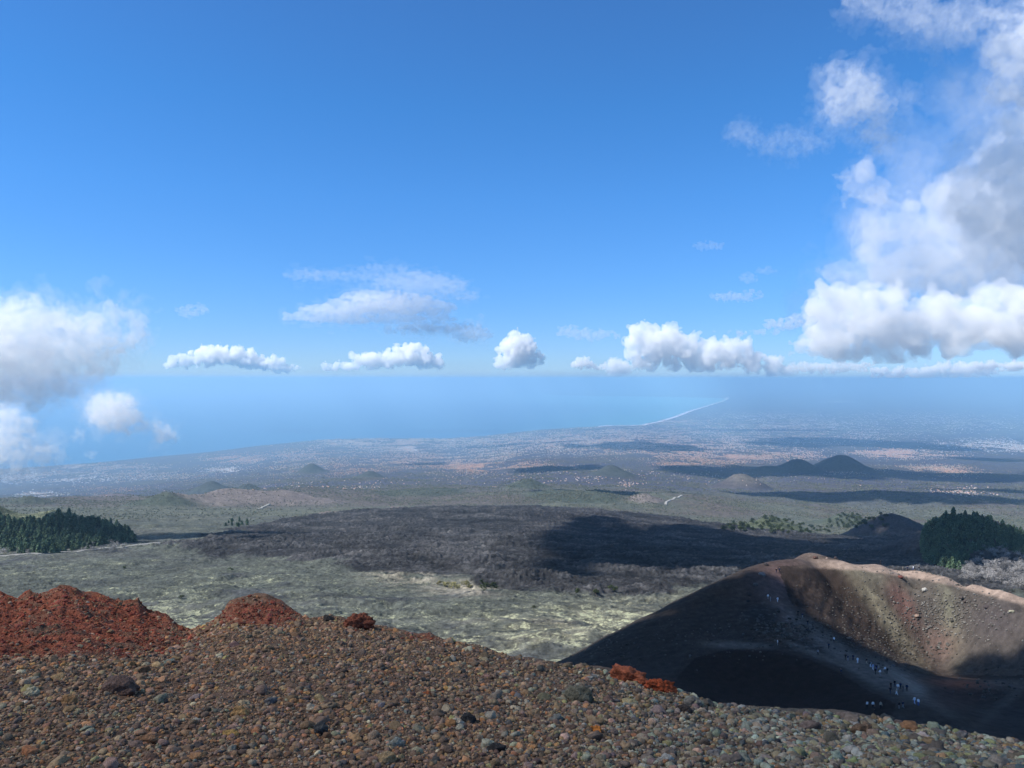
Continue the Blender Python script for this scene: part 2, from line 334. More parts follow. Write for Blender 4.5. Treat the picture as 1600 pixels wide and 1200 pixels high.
tag(mkobj('sea', mkmesh('sea', np.stack([SX, SY, np.full_like(SX, SEA)], -1).reshape(-1, 3), grid_faces(*SX.shape), np.repeat(shal.reshape(-1, 1), 3, 1)), sm), 'calm blue sea, turquoise along the sandy bay', kind='structure')
# ------------------------------------------------------------------ the crater cone
CP = [(870, 1040, 222), (900, 1025, 232), (960, 990, 240), (1020, 960, 248), (1080, 930, 256), (1130, 906, 264), (1180, 884, 272), (1215, 876, 278), (1250, 874, 285), (1300, 874, 290), (1380, 881, 288), (1450, 890, 280), (1520, 905, 266), (1560, 915, 256), (1600, 926, 246), (1700, 955, 232), (1850, 1010, 215),
      (900, 1075, 205), (950, 1045, 215), (1000, 1020, 222), (1000, 1075, 195), (1060, 975, 236), (1070, 1010, 222), (1100, 960, 244), (1120, 1000, 226),
      (1130, 940, 252), (1160, 975, 236), (1160, 930, 256),
      (1200, 897, 270), (1205, 937, 252), (1190, 958, 240), (1200, 985, 230),
      (1080, 1035, 212), (1120, 1022, 216), (1160, 1016, 217), (1210, 1018, 214), (1260, 1030, 208), (1310, 1052, 200), (1350, 1075, 190), (1395, 1098, 176),
      (1120, 1060, 205), (1170, 1050, 207), (1220, 1065, 202), (1270, 1085, 193), (1150, 1110, 186), (1250, 1120, 180), (1330, 1120, 176), (1080, 1090, 190),
      (1250, 965, 243), (1300, 1000, 228), (1350, 1030, 214), (1400, 1055, 200), (1440, 1080, 184), (1250, 1000, 225), (1320, 1040, 208), (1400, 1080, 188), (1480, 1115, 168), (1400, 1115, 170),
      (1232, 895, 272), (1240, 925, 260), (1275, 960, 246), (1280, 905, 284), (1300, 930, 280), (1340, 900, 289), (1340, 960, 268), (1370, 1000, 250), (1410, 1030, 234), (1440, 1045, 226),
      (1400, 920, 286), (1430, 960, 276), (1460, 1000, 262), (1480, 1030, 250), (1500, 1045, 240), (1460, 1055, 220), (1520, 1060, 222), (1450, 920, 278), (1500, 960, 268), (1530, 1000, 256), (1550, 940, 262), (1600, 965, 250), (1600, 1000, 243), (1590, 1030, 232), (1570, 1050, 222), (1700, 1010, 232),
      (1440, 1068, 205), (1470, 1064, 210), (1500, 1064, 209), (1540, 1072, 204), (1490, 1090, 197), (1530, 1110, 188), (1600, 1072, 208), (1560, 1100, 192), (1600, 1100, 190), (1540, 1140, 165), (1600, 1160, 155), (1700, 1080, 205), (1700, 1150, 165),
      (1300, 1180, 140), (1000, 1160, 150), (1600, 1230, 130), (1600, 1420, 90), (1300, 1420, 90), (1000, 1400, 95), (1900, 1250, 130), (1900, 1100, 200), (900, 1200, 160)]
gx, gy, gz = [], [], []
for u, v, y in CP:
    p = P(u, v, y); gx.append(float(p[0]) / 50); gy.append(y / 50); gz.append(float(p[2]))
for u, v, y in CP[:17]:                                            # the far side falls away behind the rim
    p = P(u, v, y)
    for k_, dz in ((14, 6), (35, 20), (80, 44)):
        dx = -k_ * .35 if u < 1200 else k_ * .5 * (u - 1200) / 400
        gx.append((float(p[0]) + dx) / 50); gy.append((y + k_) / 50); gz.append(float(p[2]) - dz - (k_ > 50) * 8)
RL = [c_ for c_ in CP[:17]]
for u in range(880, 1850, 22):
    v = float(np.interp(u, [c_[0] for c_ in RL], [c_[1] for c_ in RL])); y = float(np.interp(u, [c_[0] for c_ in RL], [c_[2] for c_ in RL]))
    dx = -1 if u < 1200 else 1
    p = P(u, v, y); gx.append(float(p[0]) / 50); gy.append(y / 50); gz.append(float(p[2]))
    p = P(u, v, y); gx.append(float(p[0]) / 50); gy.append((y + 9) / 50); gz.append(float(p[2]) - 3.2)
    p = P(u, v, y); gx.append(float(p[0]) / 50); gy.append((y + 24) / 50); gz.append(float(p[2]) - 12)
    if 1240 < u < 1700:
        p = P(u, v + np.interp(u, [1240, 1450, 1600, 1700], [6, 11, 18, 20]), y - 7); gx.append(float(p[0]) / 50); gy.append((y - 7) / 50); gz.append(float(p[2]))
CZ = tps(gx, gy, gz, .03)
cx_ = np.arange(-60, 290, .5); cy_ = np.arange(70, 372, .5); CX, CY = np.meshgrid(cx_, cy_)
CZ2 = CZ(CX / 50, CY / 50)
CU, CV = UV(CX, CY, CZ2)
bowl = np.clip(inpoly(CU, CV, [(1215, 885), (1300, 880), (1400, 890), (1500, 905), (1620, 940), (1750, 980), (1750, 1060), (1560, 1055), (1450, 1055), (1380, 1035), (1300, 985), (1235, 940)]).astype(float), 0, 1)
back = (CY > 292) | ((CU > 1400) & (CY > 250 + 0 * CX) & (CV < 890))
gul = ridged(CU / 26 + fbm(CX / 20, CY / 20, 3, 5) * .5, CV / 160, 3, 12)
cn = fbm(CX / 9, CY / 9, 5, 101, .55); cn2 = fbm(CX / 1.8, CY / 1.8, 3, 102, .6); cn3 = fbm(CX / 30, CY / 30, 4, 103)
rimk = np.clip((CV - np.interp(CU, [1100, 1180, 1250, 1350, 1450, 1520, 1600, 1750], [925, 890, 880, 884, 897, 912, 934, 975])) / 40, 0, 1)
CZ2 = CZ2 + (cn * .4 + cn2 * .12) * (.25 + .75 * sst(0, 1, rimk)) + bowl * rimk * (cn * .6 + cn2 * .25 + (gul - .5) * .9)
CZ2 += blob(CX, CY, float(P(1262, 868, 300)[0]), 302, 8, 8) * 4.5                  # small horn behind the rim
edge = np.minimum(np.minimum(CX - cx_[0], cx_[-1] - CX), np.minimum(CY - cy_[0], cy_[-1] - CY))
below = -135 + 0 * CX
CZ2 = CZ2 * sst(0, 22, edge) + (hz(CX, CY) - 8) * (1 - sst(0, 22, edge))
# colours of ash, scoria and scree, bowl and pit light and shade included
cc = np.zeros(CX.shape + (3,)) + np.array((.034, .028, .024))
rill = fbm((CX + CY * .3) / 14, (CY - CX * .3) / 2.2, 4, 111, .6); cc = mixc(cc, (.045, .040, .035), sst(.0, .6, rill) * .6); cc = mixc(cc, (.014, .012, .010), sst(.0, .6, -rill) * .6)
st = fbm((CU + CV * 1.25) / 60, (CV - CU * .85) / 6 , 4, 110, .6)                   # thin streaks running down slope
cc = mixc(cc, (.06, .055, .05), sst(.25, .6, cn2 + cn * .4) * .2)
rimw = np.clip(1 - np.abs(CV - np.interp(CU, [1100, 1180, 1250, 1350, 1450, 1520, 1600, 1750], [925, 890, 880, 884, 897, 912, 934, 975])) / np.interp(CU, [1180, 1300, 1450, 1600], [12, 9, 13, 16]), 0, 1)
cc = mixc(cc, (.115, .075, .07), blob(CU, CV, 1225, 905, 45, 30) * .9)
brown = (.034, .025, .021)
cc = cc * (1 - bowl[..., None]) + bowl[..., None] * (np.array(brown) * (1 + .4 * cn[..., None]))  # bowl brown darkened, carrying the shade of its left wall
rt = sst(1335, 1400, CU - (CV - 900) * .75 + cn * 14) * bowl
cc = mixc(cc, (.074, .064, .055), rt * .95)  # right wall painted paler, the sunlight on it put into the colour
cc = mixc(cc, (.16, .142, .10), bowl * blob(CU, CV, 1375, 950, 110, 13, 55) * (.55 + .45 * sst(-.3, .3, st)))  # pale streak painted along the edge between lit and unlit wall
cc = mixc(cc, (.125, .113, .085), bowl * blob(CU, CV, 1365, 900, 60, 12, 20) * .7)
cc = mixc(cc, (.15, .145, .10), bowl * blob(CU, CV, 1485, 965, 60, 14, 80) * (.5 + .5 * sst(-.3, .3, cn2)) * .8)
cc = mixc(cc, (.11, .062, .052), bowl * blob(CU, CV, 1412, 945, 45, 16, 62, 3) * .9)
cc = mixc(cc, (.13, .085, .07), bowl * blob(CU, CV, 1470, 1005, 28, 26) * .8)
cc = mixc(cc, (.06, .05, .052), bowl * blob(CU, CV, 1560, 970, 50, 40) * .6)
cc = mixc(cc, (.30, .225, .18), sst(0, .5, rimw) * sst(1225, 1330, CU) * .95 * (1 - .3 * sst(-.2, .4, cn)))
cc = mixc(cc, (.13, .10, .09), blob(CU, CV, 1225, 960, 14, 40, -40) * .7)
cc = mixc(cc, (.125, .115, .105), np.clip(blob(CU, CV, 1300, 1010, 90, 14, 38, 4) + blob(CU, CV, 1400, 1062, 75, 22, 25, 3), 0, 1) * .75)
cc = mixc(cc, (.20, .19, .17), blob(CU, CV, 1430, 1075, 55, 9, 35) * .7)
pit = np.clip(inpoly(CU, CV, [(1065, 1050), (1085, 1030), (1120, 1018), (1160, 1013), (1215, 1016), (1260, 1028), (1310, 1050), (1345, 1072), (1400, 1100), (1390, 1130), (1000, 1140), (1040, 1080)]).astype(float), 0, 1)  # area darkened below, the shade inside the pit put into its colour
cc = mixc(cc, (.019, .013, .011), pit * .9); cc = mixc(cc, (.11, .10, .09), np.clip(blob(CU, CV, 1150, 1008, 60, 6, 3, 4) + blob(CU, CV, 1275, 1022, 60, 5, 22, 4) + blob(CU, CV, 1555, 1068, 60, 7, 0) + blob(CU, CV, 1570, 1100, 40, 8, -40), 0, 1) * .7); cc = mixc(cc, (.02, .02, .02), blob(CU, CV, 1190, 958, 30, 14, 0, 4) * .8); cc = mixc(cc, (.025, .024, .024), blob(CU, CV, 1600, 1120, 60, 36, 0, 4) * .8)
cc = mixc(cc, (.045, .03, .026), blob(CU, CV, 1490, 1088, 50, 24, 0, 4) * .9); cc = mixc(cc, (.16, .07, .045), blob(CU, CV, 1498, 1068, 46, 7, 4) * .9)
cc = mixc(cc, (.14, .14, .15), sst(.15, .5, cn2 + st * .4) * blob(CU, CV, 1235, 985, 55, 22, 25) * .8)
cc = mixc(cc, (.11, .115, .10), sst(.3, .7, cn2) * blob(CU, CV, 950, 1015, 70, 16, -28) * .7)
cc = mixc(cc, (.12, .115, .105), sst(0, 1, (rimw > 0).astype(float)) * 0)
cc = np.clip(cc * (1 + .35 * cn2[..., None]), .008, .8)
cone_mat = material('crater ash and scoria', None, .95, [(.6, .8, 1.2, 4), (5, .75, 1.25, 3)], (2.2, .25, 6), .1)
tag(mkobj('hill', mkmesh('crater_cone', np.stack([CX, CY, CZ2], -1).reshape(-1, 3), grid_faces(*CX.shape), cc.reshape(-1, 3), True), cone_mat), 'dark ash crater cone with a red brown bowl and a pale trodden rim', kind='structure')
def cz(x, y):
    fx = (np.asarray(x, float) - cx_[0]) / .5; fy = (np.asarray(y, float) - cy_[0]) / .5
    i = np.clip(fx.astype(int), 0, len(cx_) - 2); j = np.clip(fy.astype(int), 0, len(cy_) - 2); fx = np.clip(fx - i, 0, 1); fy = np.clip(fy - j, 0, 1)
    return (CZ2[j, i] * (1 - fx) + CZ2[j, i + 1] * fx) * (1 - fy) + (CZ2[j + 1, i] * (1 - fx) + CZ2[j + 1, i + 1] * fx) * fy
def on_cone(u, v, y0=130, y1=345):
    """first point of the cone met by the sight line through (u, v)"""
    yy = np.linspace(y0, y1, 900); p = P(u, v, 1.0); x = p[0] * yy; z = p[2] * yy; g = cz(x, yy)
    h = np.where(z <= g)[0]
    i = h[0] if len(h) else int(np.argmax(g - z))
    return float(x[i]), float(yy[i]), float(cz(x[i], yy[i]))
# ------------------------------------------------------------------ the near scoria slope under the camera
RID = [(-900, 950, 9), (-300, 925, 9), (-60, 935, 9), (0, 930, 9), (25, 937, 9), (45, 925, 9), (60, 930, 9), (95, 917, 9), (125, 925, 9), (150, 930, 9.2), (190, 940, 9.3), (215, 938, 9.3), (228, 953, 9.3), (262, 962, 9.3), (278, 976, 9.2), (297, 983, 9), (320, 979, 8.6), (345, 960, 8.3), (358, 944, 8.2), (378, 939, 8.2), (400, 937, 8.2), (418, 937, 8.15), (438, 944, 8.1), (455, 955, 8), (480, 968, 7.9), (505, 967, 7.8), (535, 970, 7.6), (552, 974, 7.5), (600, 984, 7.3), (650, 992, 7.1), (672, 991, 7), (695, 1002, 6.9), (730, 1012, 6.7), (760, 1017, 6.6), (800, 1029, 6.4), (850, 1036, 6.2), (900, 1044, 6), (940, 1048, 5.9), (1000, 1064, 5.7), (1060, 1084, 5.4), (1120, 1106, 5.2), (1200, 1111, 5), (1300, 1121, 4.9), (1400, 1135, 4.8), (1500, 1152, 4.6), (1600, 1166, 4.5), (1900, 1200, 4.3), (2500, 1250, 4.2)]
fa = np.concatenate([np.linspace(-1.35, -.66, 130)[:-1], np.linspace(-.66, .7, 1000), np.linspace(.7, 1.35, 130)[1:]])
fy_ = np.concatenate([np.linspace(1.2, 10.5, 560), np.geomspace(10.6, 150, 90)])
FA, FY = np.meshgrid(fa, fy_)
RU = [r[0] for r in RID]
RSU = np.arange(-900, 2500, 20.0); _v = np.interp(RSU, RU, [r[1] for r in RID]); _y = np.interp(RSU, RU, [r[2] for r in RID]); _kn = np.exp(-(np.arange(-12, 13) / 6.0) ** 2); _kn /= _kn.sum()
RSV = np.convolve(np.pad(_v, 12, 'edge'), _kn, 'valid') + 6; RSY = np.convolve(np.pad(_y, 12, 'edge'), _kn, 'valid')
def fore_z(a, y, detail=True):
    u = 800 + FPX * a; rv = np.interp(u, RU, [r[1] for r in RID]); ry = np.interp(u, RU, [r[2] for r in RID])
    zr = P(u, rv, ry)[2]; zs = P(u, np.interp(u, RSU, RSV), np.interp(u, RSU, RSY))[2]; zs = zs * ry / np.interp(u, RSU, RSY)
    y0 = 3.0 + .2 * sst(800, 1600, u); z0 = P(u, 1200 + 0 * u, y0)[2]
    tt = (y - y0) / (ry - y0); z = z0 + (zs - z0) * tt + (zr - zs) * np.clip(tt, 0, 1.3) ** 5
    z = np.where(y < y0, np.maximum(np.minimum(z, z0 + .12 * (y0 - y)), -1.62), z)
    e = np.maximum(y - ry, 0)
    z = z - np.where(e < 1, .55 * e * e, .55 + 1.1 * (e - 1)) * sst(0, .6, e)
    z = np.where(y > 12, np.maximum(z, -3 - (y - 8) * .78), z)
    if detail:
        x = a * y; k = sst(.0, 1.2, y - 1.2)
        redm = redness(u, UV(x, y, z)[1])
        z = z + k * (fbm(x / .5, y / .5, 4, 201) * .035 + fbm(x / .12, y / .12, 3, 202, .6) * .012 * (1 + redm * 1.3) + redm * (ridged(x / .42, y / .35, 4, 203) - .80) * .075)
    return z
def redness(u, v):
    a = sst(1048, 1010, v + .05 * u) * sst(360, 230, u + (v - 960) * .4)
    b = blob(u, v, 405, 955, 75, 24, 0, 4); c = blob(u, v, 565, 970, 24, 14, 0, 3); d = blob(u, v, 665, 993, 26, 8) * .8
    return np.clip(np.maximum.reduce([a, b, c, d]), 0, 1)
FX = FA * FY; FZ = fore_z(FA, FY)
FU, FV = UV(FX, FY, FZ)
fr = redness(FU, FV) * sst(-.45, .15, fbm(FX / .5, FY / .5, 4, 210))
gc = np.zeros(FX.shape + (3,)) + np.array((.17, .10, .062))
gc = mixc(gc, (.11, .075, .05), sst(-.2, .4, fbm(FX / .25, FY / .25, 4, 211)))
gc = mixc(gc, (.10, .095, .075), sst(700, 1400, FU) * .6)
gc = mixc(gc, (.26, .078, .042), fr * .95)
gc = mixc(gc, (.33, .11, .055), fr * sst(.2, .6, fbm(FX / .12, FY / .12, 3, 212)) * .6)
gc = gc * (1 + .4 * fbm(FX / .04, FY / .04, 2, 213)[..., None])
soil_mat = material('scoria grit', None, .95, [(14, .7, 1.3, 5), (90, .6, 1.4, 3)], (70, .012, 6), .1)
gv = np.stack([FX, FY, FZ], -1).reshape(-1, 3); gf = grid_faces(*FX.shape)
nb_ = len(gv); extra = np.array([(-40, -30, -1.6), (40, -30, -1.6), (40, 1.2, -1.62), (-40, 1.2, -1.62)])
me = mkmesh('scoria_slope', np.concatenate([gv, extra]), [gf, np.array([[nb_, nb_ + 1, nb_ + 2, nb_ + 3]])], np.concatenate([np.clip(gc.reshape(-1, 3), .01, .8), np.tile((.1, .08, .06), (4, 1))]), True)
tag(mkobj('terrain', me, soil_mat), 'steep slope of red and brown scoria grit at the camera', kind='structure')
# --- stone shapes
def ico(sub):
    bm = bmesh.new(); bmesh.ops.create_icosphere(bm, subdivisions=sub, radius=1)
    V = np.array([v.co[:] for v in bm.verts]); F = np.array([[v.index for v in f.verts] for f in bm.faces]); bm.free(); return V, F
def stone(sub, seed, ang=.35, lump=.22):
    V, F = ico(sub); r = np.random.RandomState(seed)
    for k in range(9):                                             # chip flat facets off
        n = r.normal(size=3); n /= np.linalg.norm(n); d = r.uniform(.62, .9); e = V @ n - d
        V = V - np.clip(e, 0, None)[:, None] * n * (1 - ang * .3)
    q = V / np.linalg.norm(V, axis=1)[:, None]
    w = fbm(q[:, 0] * 1.7 + seed, q[:, 1] * 1.7 + q[:, 2] * 1.1, 4, seed) + fbm(q[:, 2] * 2.3 - seed, q[:, 0] * 2.1, 3, seed + 3)
    V = V * (1 + lump * w)[:, None]
    return V * np.array([1, r.uniform(.7, .95), r.uniform(.55, .8)]), F
PAL = np.array([1.62, 1.33, 1.0]) * np.array([(.20, .14, .10), (.16, .115, .085), (.24, .17, .12), (.13, .10, .085), (.19, .155, .125), (.25, .20, .145), (.11, .085, .075), (.17, .13, .115), (.28, .17, .10), (.27, .14, .08), (.33, .20, .10), (.26, .25, .22), (.07, .07, .075), (.21, .21, .18), (.36, .33, .27), (.10, .11, .12), (.24, .22, .12), (.33, .22, .18)])
PW = np.array([16, 15, 10, 12, 11, 6, 9, 9, 5, 3.5, 1.6, 3, 3.5, 3, 1, 2, 1.5, 2.0])
PWG = np.array([8, 8, 8, 10, 14, 10, 7, 8, 3, 1.5, .8, 10, 5, 14, 3, 7, 6, 2.0])
def palette(n, u, v, rs):
    g = sst(650, 1350, u)[:, None]; w = (PW / PW.sum()) * (1 - g) + (PWG / PWG.sum()) * g
    c = w.cumsum(1); k = (rs.rand(n, 1) > c / c[:, -1:]).sum(1)
    col = PAL[np.clip(k, 0, len(PAL) - 1)] * (1 + g * (np.array((.78, .98, 1.12)) - 1)) * rs.uniform(.7, 1.3, (n, 1)) * (1 + rs.normal(0, .05, (n, 3)))
    rd = redness(u, v) * 1.0; m = rs.rand(n) < rd * .8
    col[m] = np.array((.27, .08, .045)) * rs.uniform(.5, 1.4, (m.sum(), 1)) * (1 + rs.normal(0, .08, (m.sum(), 3)))
    return np.clip(col, .02, .7)
def rotm(n, rs):
    q = rs.normal(size=(n, 4)); q /= np.linalg.norm(q, axis=1)[:, None]; w, x, y, z = q.T
    return np.stack([1 - 2 * (y * y + z * z), 2 * (x * y - z * w), 2 * (x * z + y * w), 2 * (x * y + z * w), 1 - 2 * (x * x + z * z), 2 * (y * z - x * w), 2 * (x * z - y * w), 2 * (y * z + x * w), 1 - 2 * (x * x + y * y)], 1).reshape(n, 3, 3)
def scatter(n, sub, smin, smax, ymin, ymax, seed, pw=2.2, sink=.35, spill=.12):
    rs = np.random.RandomState(seed); y = np.sqrt(rs.uniform(ymin ** 2, ymax ** 2, n)); a = rs.uniform(-.74, .74, n)
    ry = np.interp(800 + FPX * a, RU, [r[2] for r in RID]); k = y < ry + spill; y = y[k]; a = a[k]; n = len(y)
    x = a * y; z = fore_z(a, y); u, v = UV(x, y, z)
    s = smin * (smax / smin) ** (rs.rand(n) ** pw) * .5 * (1 + .35 * sst(700, 1500, u)) * np.where(redness(u, v) > .5, .8, 1)
    col = palette(n, u, v, rs); R = rotm(n, rs); Vs, Cs, Fs = [], [], []; off = 0
    kinds = [stone(sub, seed * 10 + i, .2, .36) for i in range(10)]; kk = rs.randint(0, 10, n)
    for i, (SV, SF) in enumerate(kinds):
        m = np.where(kk == i)[0]
        if not len(m): continue
        vv = np.einsum('nij,vj->nvi', R[m], SV) * s[m, None, None] * np.array([1, 1, .8]) + np.stack([x[m], y[m], z[m] + s[m] * (1 - 2 * sink) * .6], 1)[:, None, :]
        Vs.append(vv.reshape(-1, 3)); Cs.append(np.repeat(col[m], len(SV), 0)); Fs.append((SF[None] + (np.arange(len(m)) * len(SV))[:, None, None] + off).reshape(-1, 3)); off += len(m) * len(SV)
    return np.concatenate(Vs), np.concatenate(Fs), np.concatenate(Cs)
parts = [scatter(90000, 1, .009, .028, 2.4, 10, 1), scatter(60000, 1, .008, .02, 4.5, 10, 2), scatter(32000, 2, .018, .055, 2.4, 9.6, 3, 1.6), scatter(16000, 2, .013, .035, 2.4, 4.2, 5), scatter(5000, 3, .03, .10, 2.6, 9, 4, 3.0, .42)]
off = 0; VV, FF, CC = [], [], []
for a_, b_, c_ in parts: VV.append(a_); FF.append(b_ + off); CC.append(c_); off += len(a_)
stone_mat = material('scoria pebbles', None, .92, [(45, .7, 1.25, 4), (260, .75, 1.25, 2)], (130, .006, 5), .15)
tag(mkobj('gravel', mkmesh('gravel', np.concatenate(VV), np.concatenate(FF), np.concatenate(CC), True), stone_mat), 'loose brown, grey and orange scoria pebbles covering the near slope', kind='stuff')
# --- stones one can tell apart: (u, v centre, width px, height ratio, colour, label)
ROCKS = [(985, 1055, 56, .55, (.28, .095, .055), 'long brick red scoria boulder on the ridge edge, left of the other red boulder'),
         (1035, 1074, 50, .6, (.30, .075, .035), 'jagged orange red scoria boulder on the ridge edge, lower right of its neighbour'),
         (560, 972, 40, .8, (.17, .065, .045), 'rounded brown knob of scoria sticking up from the ridge'),
         (513, 966, 18, .7, (.04, .04, .042), 'small black stone on the ridge beside the brown knob'),
         (905, 1085, 40, .75, (.125, .125, .10), 'large olive grey stone below the long red boulder'),
         (1083, 1097, 26, .8, (.16, .16, .155), 'pale grey stone on the ridge right of the red boulders'),
         (1070, 1108, 26, .6, (.05, .045, .045), 'dark stone wedged under the pale grey ridge stone'),
         (601, 1184, 36, .7, (.27, .20, .12), 'big cream and ochre stone at the bottom edge of the slope'),
         (617, 1162, 30, .6, (.20, .22, .21), 'bluish grey slab just above the big ochre stone'),
         (497, 1138, 26, .9, (.06, .065, .07), 'squarish slate blue stone among brown pebbles'),
         (731, 1126, 26, .9, (.035, .037, .042), 'upright black stone touching the cream pebble'),
         (714, 1130, 24, .7, (.38, .35, .30), 'cream pebble leaning against the upright black stone'),
         (775, 1170, 28, .7, (.04, .04, .042), 'black stone low in the centre of the slope'),
         (933, 1140, 20, .9, (.42, .17, .05), 'bright orange stone among grey pebbles'),
         (1178, 1133, 30, .6, (.24, .25, .24), 'pale bluish slab on the slope right of the ridge stones'),
         (1450, 1147, 34, .6, (.28, .27, .19), 'pale yellow grey boulder lying on the ridge near the people'),
         (1502, 1148, 24, .6, (.13, .135, .145), 'slate grey stone on the ridge right of the pale yellow boulder'),
         (1348, 1140, 28, .8, (.13, .095, .072), 'rusty brown stone standing on the ridge below the crater path'),
         (49, 1083, 22, .85, (.33, .32, .24), 'pale greenish grey stone at the left side of the slope'),
         (107, 1095, 26, .9, (.24, .15, .08), 'ochre stone right of the pale greenish stone'),
         (185, 1073, 56, .6, (.105, .075, .068), 'large purple brown lump half buried in the pebbles'),
         (371, 1113, 30, .8, (.30, .19, .09), 'yellow orange stone in the left middle of the slope'),
         (358, 1147, 26, .6, (.32, .21, .08), 'flat mustard coloured stone below the yellow orange one'),
         (225, 1155, 32, .6, (.22, .13, .08), 'long tan stone lying aslant low on the left'),
         (668, 1085, 16, .9, (.34, .12, .06), 'small vivid red orange pebble in the middle of the slope'),
         (1040, 1187, 30, .6, (.27, .28, .28), 'pale grey stone at the bottom edge beneath the orange stone'),
         (1118, 1180, 26, .8, (.19, .19, .20), 'mid grey rounded stone near the bottom edge')]
rock_mats = {}
for i, (u, v, w, hr, c, lb) in enumerate(ROCKS):
    big = i < 3
    SV, SF = stone(5 if big else 4, 500 + i * 3, .3, .34 if big else .2)
    a = (u - 800) / FPX; yy = np.linspace(2.4, 10, 1500); zz = fore_z(np.full_like(yy, a), yy, False); vv_ = UV(a * yy, yy, zz)[1]
    vt = v + w * hr * .3; ry = float(np.interp(u, RU, [r[2] for r in RID])); k = np.where((vv_ <= vt) & (yy < ry + .05))[0]; y = float(yy[k[0]]) if len(k) else ry - .03
    y = min(y, ry - .02)
    r = w / 2 / FPX * y * 1.12; z = float(fore_z(np.array([a]), np.array([y]), False)[0])
    sc = SV * np.array([r, r * .8, r * hr / .7])
    if big:
        q = SV / np.linalg.norm(SV, axis=1)[:, None]
        sc = sc * (1 + .16 * fbm(q[:, 0] * 7, q[:, 1] * 7 + q[:, 2] * 5, 4, i)[:, None])
    mt = material('rock ' + str(i), tuple(np.clip(np.array(c) * (1.35, 1.15, .92), 0, .8)), .92, [(30, .55, 1.4, 5), (150, .7, 1.3, 3)], (60, .02, 6), .12)
    o = mkobj('rock', mkmesh('rock', sc, SF, None, True), mt, None, (a * y, y, z + r * hr * .38), 0)
    o.rotation_euler = (0, .3 if i in (0, 1) else RNG.uniform(-.3, .3), RNG.uniform(-.4, .4))
    tag(o, lb, 'rock')
# ------------------------------------------------------------------ boulders and scree on the crater
BL = [(1274, 873, 8, (.09, .05, .04), 'dark brown boulder on the crater rim under the small horn'), (1292, 873, 4, (.32, .24, .2), 'pale stone on the crater rim just right of the dark brown boulder'),
      (1306, 873, 8, (.05, .04, .04), 'flat black boulder on the top of the crater rim'), (1197, 883, 8, (.04, .035, .035), 'dark boulder on the shaded end of the crater rim'),
      (1191, 899, 11, (.17, .15, .14), 'pale grey block beside the trail on the dark side of the crater'), (1181, 914, 8, (.10, .09, .085), 'grey rock below the pale grey block on the ash slope'),
      (1171, 931, 6, (.03, .03, .03), 'upper of two small black rocks on the ash slope'), (1169, 940, 6, (.03, .03, .03), 'lower of two small black rocks on the ash slope'),
      (1445, 923, 9, (.36, .34, .3), 'whitish boulder high on the lit crater wall'), (1432, 920, 5, (.10, .08, .07), 'brown stone left of the whitish boulder on the crater wall'),
      (1503, 935, 9, (.07, .06, .055), 'dark boulder in the middle of the lit crater wall'), (1508, 941, 6, (.08, .065, .06), 'dark stone under the dark boulder of the crater wall'),
      (1542, 950, 11, (.06, .05, .05), 'large black boulder low on the right crater wall'), (1581, 957, 9, (.30, .28, .2), 'pale yellow boulder at the right side of the crater wall'),
      (1488, 971, 7, (.07, .065, .055), 'dark stone lower down on the crater wall'), (1433, 965, 9, (.24, .17, .13), 'reddish pale block in the gully of the crater wall'),
      (1407, 903, 9, (.13, .05, .04), 'dark red outcrop near the top of the crater wall'), (1512, 907, 7, (.05, .04, .04), 'black stone on the pale path of the crater rim'),
      (1578, 924, 6, (.07, .06, .055), 'dark stone at the outer edge of the crater rim'), (1429, 886, 6, (.07, .055, .05), 'dark stone among the people resting on the crater rim'),
      (1262, 985, 7, (.035, .035, .04), 'dark rock lying on the trail below a walking person'), (1396, 1041, 6, (.10, .10, .11), 'grey rock beside the trail above the group of walkers')]
for i, (u, v, w, c, lb) in enumerate(BL):
    x, y, z = on_cone(u, v); r = w / 2 / FPX * y
    SV, SF = stone(3, 900 + i, .3, .25)
    o = mkobj('boulder', mkmesh('boulder', SV * r, SF, None, True), material('boulder ' + str(i), c, .9, [(3, .7, 1.3, 4)], None, .1), None, (x, y, z + r * .25)); tag(o, lb, 'boulder')
rs = np.random.RandomState(77); SV, SF = stone(1, 5); Vs, Fs, Cs = [], [], []; off = 0
REG = [(1480, 960, 75, 45, 900, .28), (1235, 985, 55, 20, 420, .34), (1400, 985, 60, 40, 260, .25), (1350, 1000, 60, 20, 260, .22), (1130, 1000, 90, 30, 160, .25), (960, 1010, 60, 25, 120, .25), (1330, 940, 60, 30, 200, .25), (1430, 893, 60, 6, 60, .25), (1420, 1020, 60, 20, 260, .3), (1560, 1070, 50, 25, 120, .3)]
for cu, cv, ru, rv, n, s0 in REG:
    for _ in range(n):
        u = rs.normal(cu, ru * .6); v = rs.normal(cv, rv * .6)
        x, y, z = on_cone(u, v)
        if y > 340: continue
        s = s0 * rs.uniform(.4, 1.0) ** 2 * 2.0; q = SV * s * rs.uniform(.7, 1.2, 3) + np.array([x, y, z + s * .2]); g = rs.uniform(.04, .14) * (1.5 if cu in (1480, 1430) else .8); 
        Vs.append(q); Fs.append(SF + off); Cs.append(np.tile(np.array((g, g * .93, g * .82)), (len(SV), 1))); off += len(SV)
tag(mkobj('scree', mkmesh('scree', np.concatenate(Vs), np.concatenate(Fs), np.concatenate(Cs), True), stone_mat), 'loose stones strewn over the crater walls', kind='stuff')
